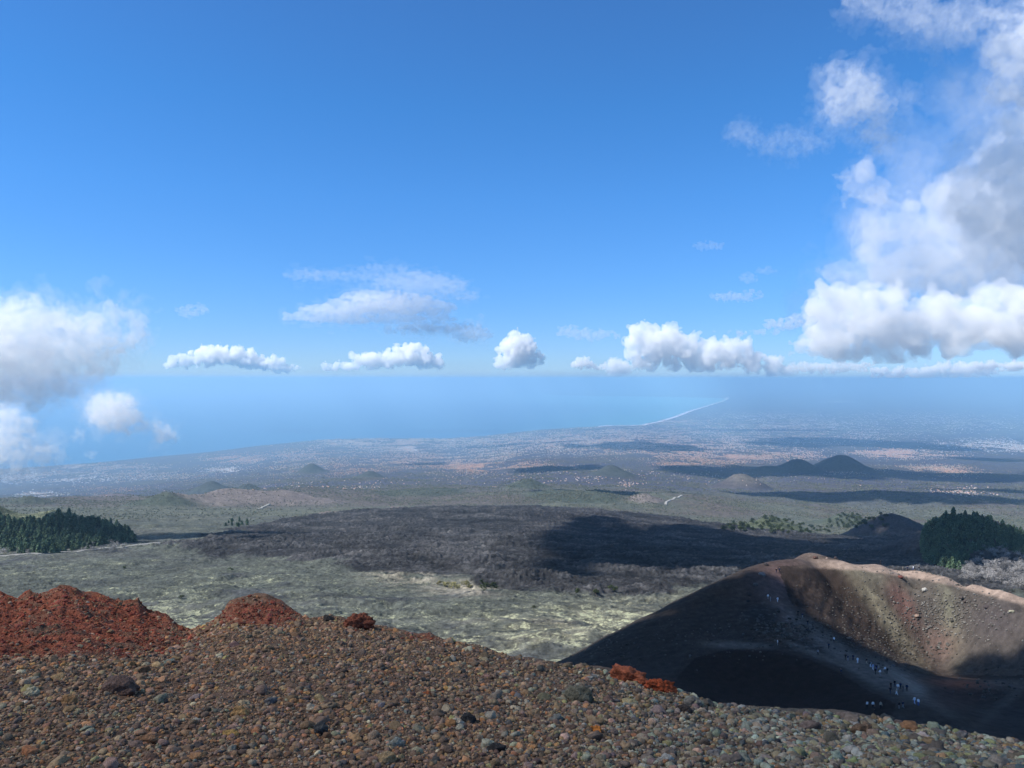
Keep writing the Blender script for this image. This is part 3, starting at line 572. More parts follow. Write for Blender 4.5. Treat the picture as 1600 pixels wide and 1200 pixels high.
# ------------------------------------------------------------------ people on the crater
def body_mesh(pose):
    J = {'pel': (0, 0, .93, .13, .10), 'wa': (0, 0, 1.08, .125, .09), 'ch': (0, .0, 1.30, .15, .105), 'nk': (0, 0, 1.47, .055, .055), 'hd': (0, .01, 1.56, .075, .085), 'tp': (0, .0, 1.68, .07, .08)}
    E_ = [('pel', 'wa'), ('wa', 'ch'), ('ch', 'nk'), ('nk', 'hd'), ('hd', 'tp')]
    sw = {'stand': (0, 0, 0), 'walk': (.20, .16, .05), 'back': (.06, -.1, .0)}[pose]
    for s, nm in ((1, 'l'), (-1, 'r')):
        f = s * sw[0]; ar = -s * sw[1]
        J['hip' + nm] = (s * .09, 0, .86, .085, .085); J['kn' + nm] = (s * .10, f * .55 + .02, .48, .058, .058); J['an' + nm] = (s * .11, f - (.06 if f < 0 else 0), .09, .038, .04); J['to' + nm] = (s * .12, f + .15, .04, .035, .03)
        J['sh' + nm] = (s * .18, 0, 1.40, .055, .055); J['el' + nm] = (s * .235, ar * .4, 1.13, .043, .043); J['wr' + nm] = (s * .24, ar + .05, .90, .026, .03); J['pm' + nm] = (s * .24, ar + .06, .84, .018, .036)
        E_ += [('pel', 'hip' + nm), ('hip' + nm, 'kn' + nm), ('kn' + nm, 'an' + nm), ('an' + nm, 'to' + nm), ('ch', 'sh' + nm), ('sh' + nm, 'el' + nm), ('el' + nm, 'wr' + nm), ('wr' + nm, 'pm' + nm)]
        for k, (dy, ln) in enumerate(((-.03, .06), (-.01, .075), (.01, .08), (.03, .07))):
            J['f%d' % k + nm] = (s * .235, ar + .06 + dy, .81 - ln, .008, .008); E_.append(('pm' + nm, 'f%d' % k + nm))
        J['th' + nm] = (s * .21, ar + .10, .83, .009, .009); E_.append(('pm' + nm, 'th' + nm))
    K = list(J); m = bpy.data.meshes.new('body'); m.from_pydata([J[k][:3] for k in K], [(K.index(a), K.index(b)) for a, b in E_], [])
    o = bpy.data.objects.new('body', m); COL.objects.link(o); o.modifiers.new('s', 'SKIN'); 
    for i, k in enumerate(K): m.skin_vertices[0].data[i].radius = J[k][3:]; 
    m.skin_vertices[0].data[0].use_root = True
    ss = o.modifiers.new('d', 'SUBSURF'); ss.levels = 1
    bpy.context.view_layer.update(); dg = bpy.context.evaluated_depsgraph_get(); r = bpy.data.meshes.new_from_object(o.evaluated_get(dg)); bpy.data.objects.remove(o); 
    nv = len(r.vertices); V = np.zeros(nv * 3); r.vertices.foreach_get('co', V); V = V.reshape(-1, 3); N = np.zeros(nv * 3); r.vertices.foreach_get('normal', N); N = N.reshape(-1, 3)
    F = [list(p.vertices) for p in r.polygons]; bpy.data.meshes.remove(r); return V, N, F
def shell(V, N, F, test, off, name):
    fs = [f for f in F if test(V[f].mean(0))]
    if not fs: return None
    used = sorted({i for f in fs for i in f}); mp_ = {k: i for i, k in enumerate(used)}
    me = bpy.data.meshes.new(name); me.from_pydata((V[used] + N[used] * off).tolist(), [], [[mp_[i] for i in f] for f in fs]); me.shade_smooth(); return me
cloth = {k: material('cloth ' + k, c, .85, [(12, .85, 1.15, 2)], None, .1) for k, c in {'white': (.75, .78, .82), 'black': (.015, .015, .02), 'grey': (.22, .23, .25), 'blue': (.06, .10, .28), 'pale blue': (.35, .45, .7), 'red': (.35, .05, .04), 'dark blue': (.02, .03, .07), 'beige': (.4, .34, .26)}.items()}
skin_mat = material('skin', (.45, .27, .19), .6, [(20, .9, 1.1, 2)]); hair_mat = material('hair', (.03, .02, .015), .7, [(30, .8, 1.2, 2)])
BODY = {}
for ps in ('stand', 'walk', 'back'):
    V, N, F = body_mesh(ps); bm_ = bpy.data.meshes.new('body'); bm_.from_pydata(V.tolist(), [], F); bm_.shade_smooth()
    arm = lambda c: abs(c[0]) > .17
    BODY[ps] = dict(body=bm_, jacket=shell(V, N, F, lambda c: (.93 < c[2] < 1.47), .02, 'jacket'), trousers=shell(V, N, F, lambda c: .10 < c[2] <= .97 and not (abs(c[0]) > .19 and c[2] > .7), .016, 'trousers'),
                    shoe=shell(V, N, F, lambda c: c[2] <= .10 and c[0] > 0, .012, 'shoe'), shoe2=shell(V, N, F, lambda c: c[2] <= .10 and c[0] < 0, .012, 'shoe'), hair=shell(V, N, F, lambda c: c[2] > 1.56 and (c[1] < .03 or c[2] > 1.66), .014, 'hair'))
bmk = bmesh.new(); bmesh.ops.create_cube(bmk, size=1)
for v in bmk.verts: v.co = (v.co.x * .30, v.co.y * .18 - .20, v.co.z * .45 + 1.20)
bmesh.ops.bevel(bmk, geom=list(bmk.edges), offset=.05, segments=2); pack_me = bpy.data.meshes.new('backpack'); bmk.to_mesh(pack_me); bmk.free()
def slotmesh(me, mat):
    c = me.copy(); c.materials.clear(); c.materials.append(mat); return c
_cache = {}
def cached(me, mat):
    k = (me.name, mat.name)
    if k not in _cache: _cache[k] = slotmesh(me, mat)
    return _cache[k]
def person(u, v, top, bot, pose, rot, label, pack=None, sc=1.0):
    x, y, z = on_cone(u, v)
    e = bpy.data.objects.new('person', None); COL.objects.link(e); e.location = (x, y, z - .02); e.rotation_euler = (0, 0, rot); e.scale = (sc,) * 3; e.empty_display_size = .2
    tag(e, label, 'person', 'people walking on the crater'); B = BODY[pose]
    for nm, mt in (('body', skin_mat), ('jacket', cloth[top]), ('trousers', cloth[bot]), ('shoe', cloth['black']), ('shoe2', cloth['black']), ('hair', hair_mat)):
        if B[nm]: mkobj(nm.strip('2'), cached(B[nm], mt), None, e)
    if pack: mkobj('backpack', cached(pack_me, cloth[pack]), None, e)
PEOPLE = [(1213, 896, 'black', 'dark blue', 'walk', 2.6, 'person in black on the upper trail below the rim, left of a pair', None), (1218, 895, 'dark blue', 'black', 'walk', 2.8, 'person in dark blue on the upper trail below the rim, right of a pair', None),
          (1200, 936, 'white', 'grey', 'walk', .4, 'person in a white top, left end of the trio on the trail bend', None), (1204, 940, 'grey', 'grey', 'stand', .9, 'person in grey in the middle of the trio on the trail bend', None), (1215, 941, 'white', 'white', 'walk', .2, 'person all in white at the right end of the trio on the trail bend', None),
          (1247, 962, 'black', 'black', 'walk', .8, 'person in black walking alone below the trail bend', None), (1254, 966, 'dark blue', 'grey', 'stand', .3, 'person in dark blue beside the stony verge of the trail', None), (1262, 977, 'black', 'dark blue', 'stand', 3.0, 'person in black standing above the dark trail rock', None),
          (1303, 1004, 'white', 'black', 'walk', 2.4, 'person in a white top and black trousers alone on the trail', None), (1295, 1014, 'dark blue', 'black', 'stand', .3, 'person in dark clothes lower left of the lone white top', None), (1278, 1024, 'grey', 'black', 'walk', 5.6, 'person in grey on the lower edge of the rubble', None), (1215, 1009, 'white', 'grey', 'stand', 4.2, 'person in white on the bench below the rubble field', None),
          (1314, 1055, 'dark blue', 'black', 'walk', 2.0, 'person in dark blue at the brink of the black pit', None),
          (1321, 1031, 'black', 'black', 'walk', .3, 'person in black, first of four at the left end of the walkers', 'black'), (1325, 1033, 'dark blue', 'grey', 'stand', .6, 'person in blue and grey, second of four at the left end of the walkers', None), (1333, 1032, 'black', 'dark blue', 'stand', .1, 'person in black standing left of the white figure', 'dark blue'), (1340, 1037, 'white', 'white', 'stand', 3.3, 'person all in white, last of four at the left end of the walkers', None),
          (1354, 1038, 'black', 'beige', 'walk', .7, 'person in black with beige trousers, upper left of the chain of walkers', None), (1360, 1043, 'black', 'white', 'walk', .6, 'person in black with white trousers in the chain of walkers', 'grey'), (1364, 1047, 'pale blue', 'white', 'walk', .6, 'person in a pale blue top in the chain of walkers', None), (1369, 1048, 'dark blue', 'blue', 'stand', 2.1, 'person in blue behind the pale blue top', None), (1373, 1049, 'grey', 'black', 'stand', 1.2, 'person in grey and black right of the blue one', None), (1375, 1056, 'white', 'grey', 'walk', .5, 'person in a white top at the lower end of the chain of walkers', None), (1368, 1054, 'black', 'black', 'walk', .4, 'person all in black at the lower end of the chain of walkers', None),
          (1383, 1051, 'white', 'black', 'walk', .5, 'person in white top with black trousers, left of the last pair of the chain', None), (1386, 1053, 'black', 'black', 'stand', .5, 'person in black, right of the last pair of the chain', 'black'),
          (1392, 1076, 'black', 'black', 'stand', .2, 'person in black, left front of the standing crowd', None), (1398, 1073, 'black', 'dark blue', 'stand', 3.0, 'person in black with dark blue trousers at the back of the standing crowd', 'black'), (1391, 1084, 'black', 'dark blue', 'walk', .2, 'person in black, lowest left of the standing crowd', None), (1403, 1079, 'white', 'grey', 'walk', 2.8, 'person in a white jacket inside the standing crowd', None), (1407, 1077, 'dark blue', 'black', 'stand', 0, 'person in dark blue right of the white jacket', None), (1401, 1086, 'beige', 'white', 'walk', 1.0, 'person in beige and white at the lower edge of the standing crowd', None), (1411, 1080, 'black', 'black', 'stand', 1, 'short person in black right of the standing crowd', None), (1417, 1080, 'dark blue', 'black', 'stand', 2.6, 'person in dark blue apart at the right of the standing crowd', 'dark blue'),
          (1429, 1100, 'white', 'pale blue', 'walk', .4, 'person in white and pale blue, left of the bright pair', None), (1435, 1103, 'white', 'blue', 'stand', 2.0, 'person in white and blue, right of the bright pair', None),
          (1405, 1108, 'black', 'grey', 'stand', .6, 'person in black and grey, left of the dark pair on the near path', None), (1411, 1107, 'dark blue', 'grey', 'walk', .9, 'person in dark blue, right of the dark pair on the near path', None),
          (1355, 1107, 'white', 'black', 'stand', .3, 'person in a white top, leftmost of those on the near path', None), (1364, 1107, 'white', 'black', 'walk', .2, 'person in a white top, second from the left on the near path', None), (1367, 1114, 'black', 'black', 'stand', 1.2, 'person in black below the second white top', None), (1376, 1108, 'beige', 'black', 'walk', 3.2, 'person in a beige top on the near path', None),
          (1411, 884, 'beige', 'grey', 'stand', 1.0, 'person in beige standing on the far rim', None), (1418, 886, 'dark blue', 'black', 'stand', 2.0, 'person in dark blue on the far rim', None), (1427, 889, 'white', 'blue', 'walk', 1.5, 'person in a white top on the far rim', None), (1436, 890, 'black', 'grey', 'stand', .4, 'person in black on the far rim', None), (1376, 879, 'black', 'black', 'walk', 1.5, 'person in black walking alone on the top of the rim', None)]
for u, v, tcol, bcol, ps, rt_, lb, pk in PEOPLE: person(u, v, tcol, bcol, ps, rt_, lb, pk, .9 if 'short' in lb else 1.0)
# ------------------------------------------------------------------ trees and bushes
def leafy(n, shape, size, seed, c0, c1, flat=.6):
    """many small leaf-clump faces spread through a crown volume; returns a mesh with its own tint"""
    rs = np.random.RandomState(seed); pts = shape(rs, n); nrm = rs.normal(size=(n, 3)); nrm[:, 2] = np.abs(nrm[:, 2]) + flat; nrm /= np.linalg.norm(nrm, axis=1)[:, None]
    t = np.cross(nrm, rs.normal(size=(n, 3))); t /= np.linalg.norm(t, axis=1)[:, None]; b = np.cross(nrm, t); s = size * rs.uniform(.5, 1.3, (n, 1))
    V = np.stack([pts + t * s, pts + b * s * .8, pts - t * s, pts - b * s * .8], 1).reshape(-1, 3); F = np.arange(4 * n).reshape(n, 4)
    m = rs.rand(n, 1); col = np.array(c0) * (1 - m) + np.array(c1) * m
    return V, F, np.repeat(col, 4, 0)
def cone_shape(h, r, base=.12, lumps=0):
    def f(rs, n):
        t = rs.uniform(0, 1, n) ** 1.1; rad = r * (1 - t) ** .45 * (.75 + .25 * np.sin(t * 40)) * rs.uniform(.35, 1.05, n) ** .5; a = rs.uniform(0, 6.283, n)
        rad = rad * (1 + .25 * np.sin(a * 3 + lumps))
        return np.stack([rad * np.cos(a), rad * np.sin(a), h * (base + (1 - base) * t) - rad * .15], 1)
    return f
def ball_shape(h, r, seed, k=7, z0=.35):
    rq = np.random.RandomState(seed); cs_ = rq.normal(size=(k, 3)) * np.array([r * .45, r * .45, h * .16]) + np.array([0, 0, h * (z0 + (1 - z0) * .5)]); rr = rq.uniform(.35, .6, k) * r
    def f(rs, n):
        i = rs.randint(0, k, n); d = rs.normal(size=(n, 3)); d /= np.linalg.norm(d, axis=1)[:, None]; return cs_[i] + d * rr[i][:, None] * rs.uniform(.6, 1.05, (n, 1)) * np.array([1, 1, .8])
    return f
leaf_mat = material('foliage', None, .85, [(.5, .8, 1.2, 3)], None, .1)
_n = leaf_mat.node_tree; _oi = _n.nodes.new('ShaderNodeObjectInfo'); _mr = _n.nodes.new('ShaderNodeMapRange'); _mr.inputs[3].default_value = .6; _mr.inputs[4].default_value = 1.25; _n.links.new(_oi.outputs['Random'], _mr.inputs[0])
_b = _n.nodes['Principled BSDF']; _s = _b.inputs['Base Color'].links[0].from_socket; _x = _n.nodes.new('ShaderNodeMix'); _x.data_type = 'RGBA'; _x.blend_type = 'MULTIPLY'; _x.inputs[0].default_value = 1; _n.links.new(_s, _x.inputs[6]); _n.links.new(_mr.outputs[0], _x.inputs[7]); _n.links.new(_x.outputs[2], _b.inputs['Base Color'])
bark_mat = material('bark', (.10, .075, .06), .9, [(3, .7, 1.3, 4)])
def trunk_mesh(h, r, limbs, seed):
    rs = np.random.RandomState(seed); V, F = [], []
    def tube(p, q, r0, r1):
        p = np.array(p); q = np.array(q); d = (q - p) / np.linalg.norm(q - p); a = np.cross(d, (.3, .9, .1)); a /= np.linalg.norm(a); b_ = np.cross(d, a); o = len(V)
        for c_, rr in ((p, r0), (q, r1)):
            for k in range(5): V.append(c_ + rr * (a * math.cos(k * 1.2566) + b_ * math.sin(k * 1.2566)))
        for k in range(5): F.append((o + k, o + (k + 1) % 5, o + 5 + (k + 1) % 5, o + 5 + k))
    tube((0, 0, -1), (rs.normal(0, .1), rs.normal(0, .1), h), r, r * .35)
    for _ in range(limbs):
        z = rs.uniform(.3, .8) * h; a = rs.uniform(0, 6.28); l = h * rs.uniform(.2, .42); tube((0, 0, z), (l * math.cos(a), l * math.sin(a), z + l * .7), r * .4, r * .1)
    return np.array(V), np.array(F)
def make_kind(name, n, shape, size, c0, c1, th, tr, limbs, seed):
    V, F, Cc = leafy(n, shape, size, seed, c0, c1); cm = mkmesh(name + '_crown', V, F, Cc); cm.materials.append(leaf_mat)
    TV_, TF = trunk_mesh(th, tr, limbs, seed); tm = mkmesh(name + '_trunk', TV_, TF); tm.materials.append(bark_mat); return cm, tm
G1, G2 = (.055, .095, .055), (.13, .185, .105)
PINES = [make_kind('pine', 700, cone_shape(1 * h, r, .06, s), .95, G1, G2, h * .8, .3, 3, s) for h, r, s in ((13, 4.4, 1), (11, 4.6, 2), (14.5, 4.5, 3), (9.5, 4.4, 4))]
BROAD = [make_kind('broadleaf', 420, ball_shape(10, 6, s), .85, (.035, .048, .02), (.075, .095, .04), 6, .25, 5, s) for s in (11, 12, 13)]
YELLOW = [make_kind('bush', 360, ball_shape(5, 4.2, s, 6, .05), .5, (.20, .19, .08), (.34, .31, .15), 2.5, .12, 5, s) for s in (21, 22)]
BARE = [make_kind('bare', 520, ball_shape(10, 5.5, s, 8, .2), .36, (.22, .21, .20), (.38, .36, .34), 7, .22, 9, s) for s in (31, 32, 33)]
tree_count = 0
def tree(name, kinds, x, y, z, s, rs, label, cat, group=None):
    cm, tm = kinds[rs.randint(len(kinds))]
    e = bpy.data.objects.new(name, None); COL.objects.link(e); e.location = (x, y, z); e.rotation_euler = (0, 0, rs.uniform(0, 6.28)); e.scale = (s * rs.uniform(.85, 1.15), s * rs.uniform(.85, 1.15), s)
    tag(e, label, cat, group)
    c = bpy.data.objects.new('crown', cm); COL.objects.link(c); c.parent = e
    t = bpy.data.objects.new('trunk', tm); COL.objects.link(t); t.parent = e
def merged(name, kinds, pts, s0, s1, seed, label):
    rs = np.random.RandomState(seed); Vs, Fs, Cs = [], [], []; off = 0; raw = []
    for cm, tm in kinds:
        n_ = len(cm.vertices); v = np.zeros(n_ * 3); cm.vertices.foreach_get('co', v); cc_ = np.zeros(n_ * 4); cm.color_attributes['tint'].data.foreach_get('color', cc_); raw.append((v.reshape(-1, 3), cc_.reshape(-1, 4)[:, :3]))
    for x, y in pts:
        v, cc_ = raw[rs.randint(len(raw))]; a = rs.uniform(0, 6.28); k = rs.uniform(s0, s1); R = np.array([[math.cos(a), -math.sin(a), 0], [math.sin(a), math.cos(a), 0], [0, 0, 1]])
        Vs.append(v @ R.T * k + np.array([x, y, float(hz(x, y)) - .3])); Cs.append(cc_ * rs.uniform(.8, 1.2)); Fs.append(np.arange(off, off + len(v)).reshape(-1, 4)); off += len(v)
    tag(mkobj(name, mkmesh(name, np.concatenate(Vs), np.concatenate(Fs), np.concatenate(Cs)), leaf_mat), label, kind='stuff')
def grove(name, kinds, area, n, s0, s1, mind, seed, label, cat, group):
    """area: picture polygon whose ground footprint carries the trees"""
    rs = np.random.RandomState(seed); us = [p[0] for p in area]; vs = [p[1] for p in area]; got = []
    cand = []
    yl = np.geomspace(420, 9000, 400)
    for _ in range(n * 60):
        if len(got) >= n: break
        u = rs.uniform(min(us), max(us)); v = rs.uniform(min(vs), max(vs))
        if not inpoly(np.array([u]), np.array([v]), area)[0]: continue
        a = (u - 800) / FPX; g = UV(a * yl, yl, hz(a * yl, yl))[1]; k = np.where(g <= v)[0]
        if not len(k): continue
        y = float(yl[k[0]]) * rs.uniform(.992, 1.012); x = a * y
        if any((x - p[0]) ** 2 + (y - p[1]) ** 2 < mind ** 2 for p in got): continue
        got.append((x, y))
    if kinds is None: return got
    for x, y in got: tree(name, kinds, x, y, float(hz(x, y)) - .3, rs.uniform(s0, s1), rs, label, cat, group)
    return len(got)
LEFTW = [(-20, 862), (-20, 812), (25, 815), (60, 822), (120, 815), (170, 818), (205, 832), (212, 846), (170, 852), (110, 862), (50, 866)]
RIGHTW = [(1440, 855), (1450, 812), (1480, 806), (1530, 816), (1600, 842), (1640, 860), (1600, 866), (1555, 856), (1530, 862), (1500, 892), (1445, 880)]
n1_ = grove('pine_tree', PINES, [(-20, 862), (-20, 812), (25, 815), (60, 822), (120, 815), (170, 818), (205, 832), (212, 846), (170, 852), (110, 862), (50, 866)], 180, .6, 1.15, 5.2, 1, 'dark pine in the wood above the pale road, standing close among its like', 'pine tree', 'pines of the wood above the road')
n2_ = grove('pine_tree', PINES, [(1440, 855), (1450, 812), (1480, 806), (1530, 816), (1600, 842), (1640, 860), (1600, 866), (1555, 856), (1530, 862), (1500, 892), (1445, 880)], 150, .62, .95, 4.6, 2, 'dark pine on the shaded hill behind the crater rim, close among its like', 'pine tree', 'pines of the hill behind the crater')
n3_ = grove('pine_tree', PINES, [(350, 826), (352, 816), (372, 812), (392, 812), (392, 820), (370, 825)], 14, .5, .8, 8, 3, 'dark pine in the small clump alone at the edge of the lava', 'pine tree', 'pines of the small clump')
ex = grove('x', None, LEFTW, 330, 1, 1, 4.2, 91, '', '', '') + grove('x', None, RIGHTW + [], 420, 1, 1, 3.6, 92, '', '', '')
merged('pine_wood', PINES, ex, .5, 1.0, 93, 'the remaining crowded pines of both woods')
grove('bare_tree', BARE, [(1505, 908), (1515, 880), (1545, 866), (1590, 868), (1640, 880), (1660, 930), (1600, 918)], 150, .6, 1.0, 3.8, 4, 'pale leafless tree on the slope below the dark pines', 'bare tree', 'bare trees below the dark pines')
grove('bare_tree', BARE, [(120, 862), (160, 848), (200, 850), (215, 846), (200, 856), (160, 864)], 14, .45, .7, 7, 5, 'pale leafless tree between the pine wood and the road', 'bare tree', 'bare trees beside the road')
grove('bare_tree', BARE, [(-10, 868), (-10, 860), (60, 862), (60, 866)], 9, .45, .7, 7, 6, 'pale leafless tree at the left foot of the pine wood', 'bare tree', 'bare trees at the left foot of the wood')
grove('leafy_tree', BROAD, [(1130, 832), (1140, 818), (1190, 812), (1250, 814), (1300, 833), (1240, 834)], 60, .7, 1.1, 14, 7, 'light green tree of the sunny copse beyond the shaded lava', 'leafy tree', 'trees of the sunny copse')
grove('leafy_tree', BROAD, [(1290, 826), (1300, 812), (1340, 806), (1385, 812), (1390, 826)], 45, .7, 1.1, 16, 8, 'green tree of the copse left of the cinder hill', 'leafy tree', 'trees of the copse by the cinder hill')
rs = np.random.RandomState(3)
def gpt(u, v):
    a = (u - 800) / FPX; yl = np.geomspace(330, 9000, 3000); g = UV(a * yl, yl, hz(a * yl, yl))[1]; k = np.where(g <= v)[0]; y = float(yl[k[0]]); return a * y, y, float(hz(a * y, y))
for u, v, s, lb in [(687, 913, .62, 'yellow bush at the left end of the row on the lava edge'), (697, 916, .8, 'yellow bush, second from the left on the lava edge'), (707, 918, .85, 'big yellow bush in the middle of the row on the lava edge'), (715, 920, .7, 'yellow bush right of the biggest one on the lava edge'), (729, 917, .9, 'tall pale yellow bush standing alone on the lava edge')]:
    x, y, z = gpt(u, v); tree('bush', YELLOW, x, y, z - .2, s, rs, lb, 'bush')
for u, v, s, lb in [(753, 913, .30, 'small olive bush behind the big olive one'), (757, 923, .55, 'left half of the low olive thicket at the lava edge'), (771, 922, .55, 'right half of the low olive thicket at the lava edge'), (902, 929, .35, 'faint olive bush, left of three on the shaded lava'), (931, 930, .45, 'round olive bush, middle of three on the shaded lava'), (959, 925, .45, 'round green bush, right of three on the shaded lava'), (361, 892, .3, 'small dark bush on the lichen field near the lava tongue'), (282, 936, .25, 'small dark bush above the red ridge'), (834, 951, .2, 'tiny dark bush on the pale grass right of the yellow bushes'), (193, 889, .3, 'small dark bush on the lichen field left of the others')]:
    x, y, z = gpt(u, v); tree('bush', BROAD, x, y, z - .2, s, rs, lb, 'bush')
# woods and scrub nobody could count: low crowns over the middle slopes
rs = np.random.RandomState(11); n = 230000
row = rs.randint(np.searchsorted(YR, 1500), np.searchsorted(YR, 11000), n); col_ = rs.randint(20, NC - 21, n)
x = X2[row, col_]; y = Y2[row, col_]; z = Z2[row, col_]; dm = fbm(x / 260, y / 260, 4, 301) + .5 * fbm(x / 1200, y / 1200, 3, 302)
lv = lav[row, col_]; keep = (lv < .1) & (rs.rand(n) < sst(-.35, .35, dm) * .9 + .08) & (kindm['ash'][row, col_] < .2) & ((y < 5000) | (kindm['wood'][row, col_] < .2)); keep &= (rs.rand(n) < sst(1400, 2600, y))
x, y, z = x[keep], y[keep], z[keep]; dm = dm[keep]; n = len(x)
SV, SF = stone(1, 3); s = rs.uniform(1.5, 3.8, n) * np.clip(y / 3500, .7, 1.5)
kw = rs.rand(n, 1); ca = np.array((.06, .075, .045)) * (1 - kw) + np.array((.12, .11, .08)) * kw
ca = ca * (.7 + .6 * rs.rand(n, 1)); R = rotm(n, rs)
vv = np.einsum('nij,vj->nvi', R, SV) * s[:, None, None] * np.array([1, 1, .85]) + np.stack([x, y, z + s * .5], 1)[:, None, :]
F = (SF[None] + (np.arange(n) * len(SV))[:, None, None]).reshape(-1, 3)
tag(mkobj('woodland', mkmesh('woodland', vv.reshape(-1, 3), F, np.repeat(ca, len(SV), 0)), leaf_mat), 'patchy scrub and distant woods on the middle slopes', kind='stuff')
# ------------------------------------------------------------------ roads
def ribbon(name, pts, w, c, label, lift=.4):
    L = [gpt(u, v) for u, v in pts]; xy = np.array([(p[0], p[1]) for p in L]); d = np.concatenate([[0], np.cumsum(np.hypot(*np.diff(xy, axis=0).T))]); t = np.linspace(0, d[-1], 160)
    X = np.interp(t, d, xy[:, 0]); Y = np.interp(t, d, xy[:, 1]); dx = np.gradient(X); dy = np.gradient(Y); l = np.hypot(dx, dy); nx, ny = -dy / l, dx / l
    rows = []
    zc = hz(X, Y)
    for k in (-1, 0, 1):
        zc = np.maximum(zc, hz(X + nx * w * k / 2, Y + ny * w * k / 2))
    zc = np.convolve(np.pad(zc, 3, 'edge'), np.ones(7) / 7, 'valid') + lift
    for k in (-1, 1): rows.append(np.stack([X + nx * w * k / 2, Y + ny * w * k / 2, zc], 1))
    for k in (1, -1): rows.append(np.stack([X + nx * (w / 2 + 2.5) * k, Y + ny * (w / 2 + 2.5) * k, zc - 5], 1))
    V = np.stack([rows[3], rows[0], rows[1], rows[2]], 1).reshape(-1, 3)
    tag(mkobj(name, mkmesh(name, V, grid_faces(len(X), 4)), material(name + ' ' + str(int(w)), c, .9, [(.2, .85, 1.15, 3)])), label, kind='structure')
ribbon('road', [(-60, 874), (0, 869), (60, 866), (130, 860), (200, 853), (250, 850)], 5.5, (.21, .205, .19), 'pale road running below the pine wood', .3)
ribbon('road', [(1040, 789), (1042, 784), (1052, 780), (1066, 774)], 9, (.3, .29, .27), 'short pale road bend in the woods of the middle slope', 1.5)
ribbon('road', [(404, 796), (412, 792), (420, 789)], 8, (.28, .27, .24), 'thin pale track in the green slope', 2)
# ------------------------------------------------------------------ towns: (u, v, ru, rv, weight, style) style 0 mixed, 1 terracotta, 2 white sheds
T = [(150, 730, 90, 5, 5, 0), (60, 742, 120, 8, 5, 0), (100, 748, 120, 8, 4, 2), (60, 773, 35, 3, 3, 2), (180, 765, 60, 6, 2, 1), (110, 778, 90, 5, 2, 0), (370, 718, 45, 6, 5, 1), (350, 735, 25, 4, 2, 2), (260, 745, 90, 10, 4, 0), (470, 712, 60, 10, 4, 1), (560, 735, 70, 12, 7, 1),
     (450, 730, 60, 14, 4, 0), (620, 700, 90, 10, 9, 0), (560, 692, 60, 5, 5, 0), (680, 690, 120, 5, 8, 0), (660, 720, 90, 12, 7, 1), (740, 731, 45, 8, 11, 1), (800, 728, 60, 6, 6, 1), (780, 712, 90, 12, 8, 0), (640, 702, 12, 3, 2, 2), (860, 690, 120, 14, 16, 0), (960, 690, 120, 14, 16, 0), (1000, 675, 120, 8, 9, 0),
     (1050, 700, 110, 14, 14, 1), (1130, 715, 90, 8, 12, 1), (1080, 727, 60, 4, 6, 1), (1180, 690, 90, 14, 7, 0), (1240, 712, 60, 8, 4, 1), (1200, 650, 90, 8, 5, 2), (1270, 663, 80, 8, 4, 2), (1330, 680, 110, 12, 5, 0), (1180, 668, 80, 8, 4, 0), (1310, 628, 25, 2, 2, 2), (1420, 712, 60, 5, 6, 1), (1390, 707, 50, 4, 5, 1), (1470, 738, 55, 6, 9, 1), (1440, 733, 60, 5, 5, 0), (1540, 695, 60, 8, 4, 2), (1600, 700, 40, 6, 3, 2), (1500, 660, 110, 12, 4, 2), (1420, 650, 90, 8, 3, 2), (1560, 620, 60, 3, 1, 2),
     (700, 745, 200, 14, 4, 0), (880, 740, 120, 10, 4, 0), (520, 765, 120, 8, 2, 0), (1300, 738, 100, 5, 2, 0), (1500, 768, 50, 6, 2, 2), (1150, 745, 200, 12, 2, 0), (400, 760, 150, 12, 2, 0), (980, 757, 15, 4, .6, 0), (1050, 660, 60, 4, 4, 0)]
rs = np.random.RandomState(21); NB = 140000; wt = np.array([t[4] for t in T], float); k = rs.choice(len(T), NB, p=wt / wt.sum()); TA = np.array(T, float)[k]
bu = rs.normal(TA[:, 0], TA[:, 1] * .62); bv = rs.normal(TA[:, 2 - 1], 1) * 0 + rs.normal(0, 1, NB) * TA[:, 3] * .62 + TA[:, 1]
bu = TA[:, 0] + rs.normal(0, 1, NB) * TA[:, 2] * .6; bv = TA[:, 1] + rs.normal(0, 1, NB) * TA[:, 3] * .6
# sight-line lookup on the finished terrain
uc = np.linspace(-260, 1860, 213); best = []
for uu in uc:
    a = (uu - 800) / FPX; yl = np.geomspace(2600, 120000, 1400); g = np.minimum.accumulate(UV(a * yl, yl, hz(a * yl, yl))[1]); best.append(np.interp(np.arange(600, 800, .5), g[::-1], yl[::-1]))
best = np.array(best)
fi = np.clip((bu + 260) / 10, 0, 211.9); fj = np.clip((bv - 600) * 2, 0, 398)
by = best[np.round(fi).astype(int), fj.astype(int)] * (1 + rs.normal(0, .006, NB)); bx = (bu - 800) / FPX * by; 
ok = (bv > 606) & (bv < 790) & (by > 3800) & ~inpoly(bx, by, SEAPOLY) & (bu > -150) & (bu < 1750)
ok &= kindm['wood'][np.clip(np.searchsorted(YR, by), 0, len(YR) - 1), np.clip(np.round((bx / by - Acol[0]) / (Acol[1] - Acol[0])).astype(int), 0, NC - 1)] < .15
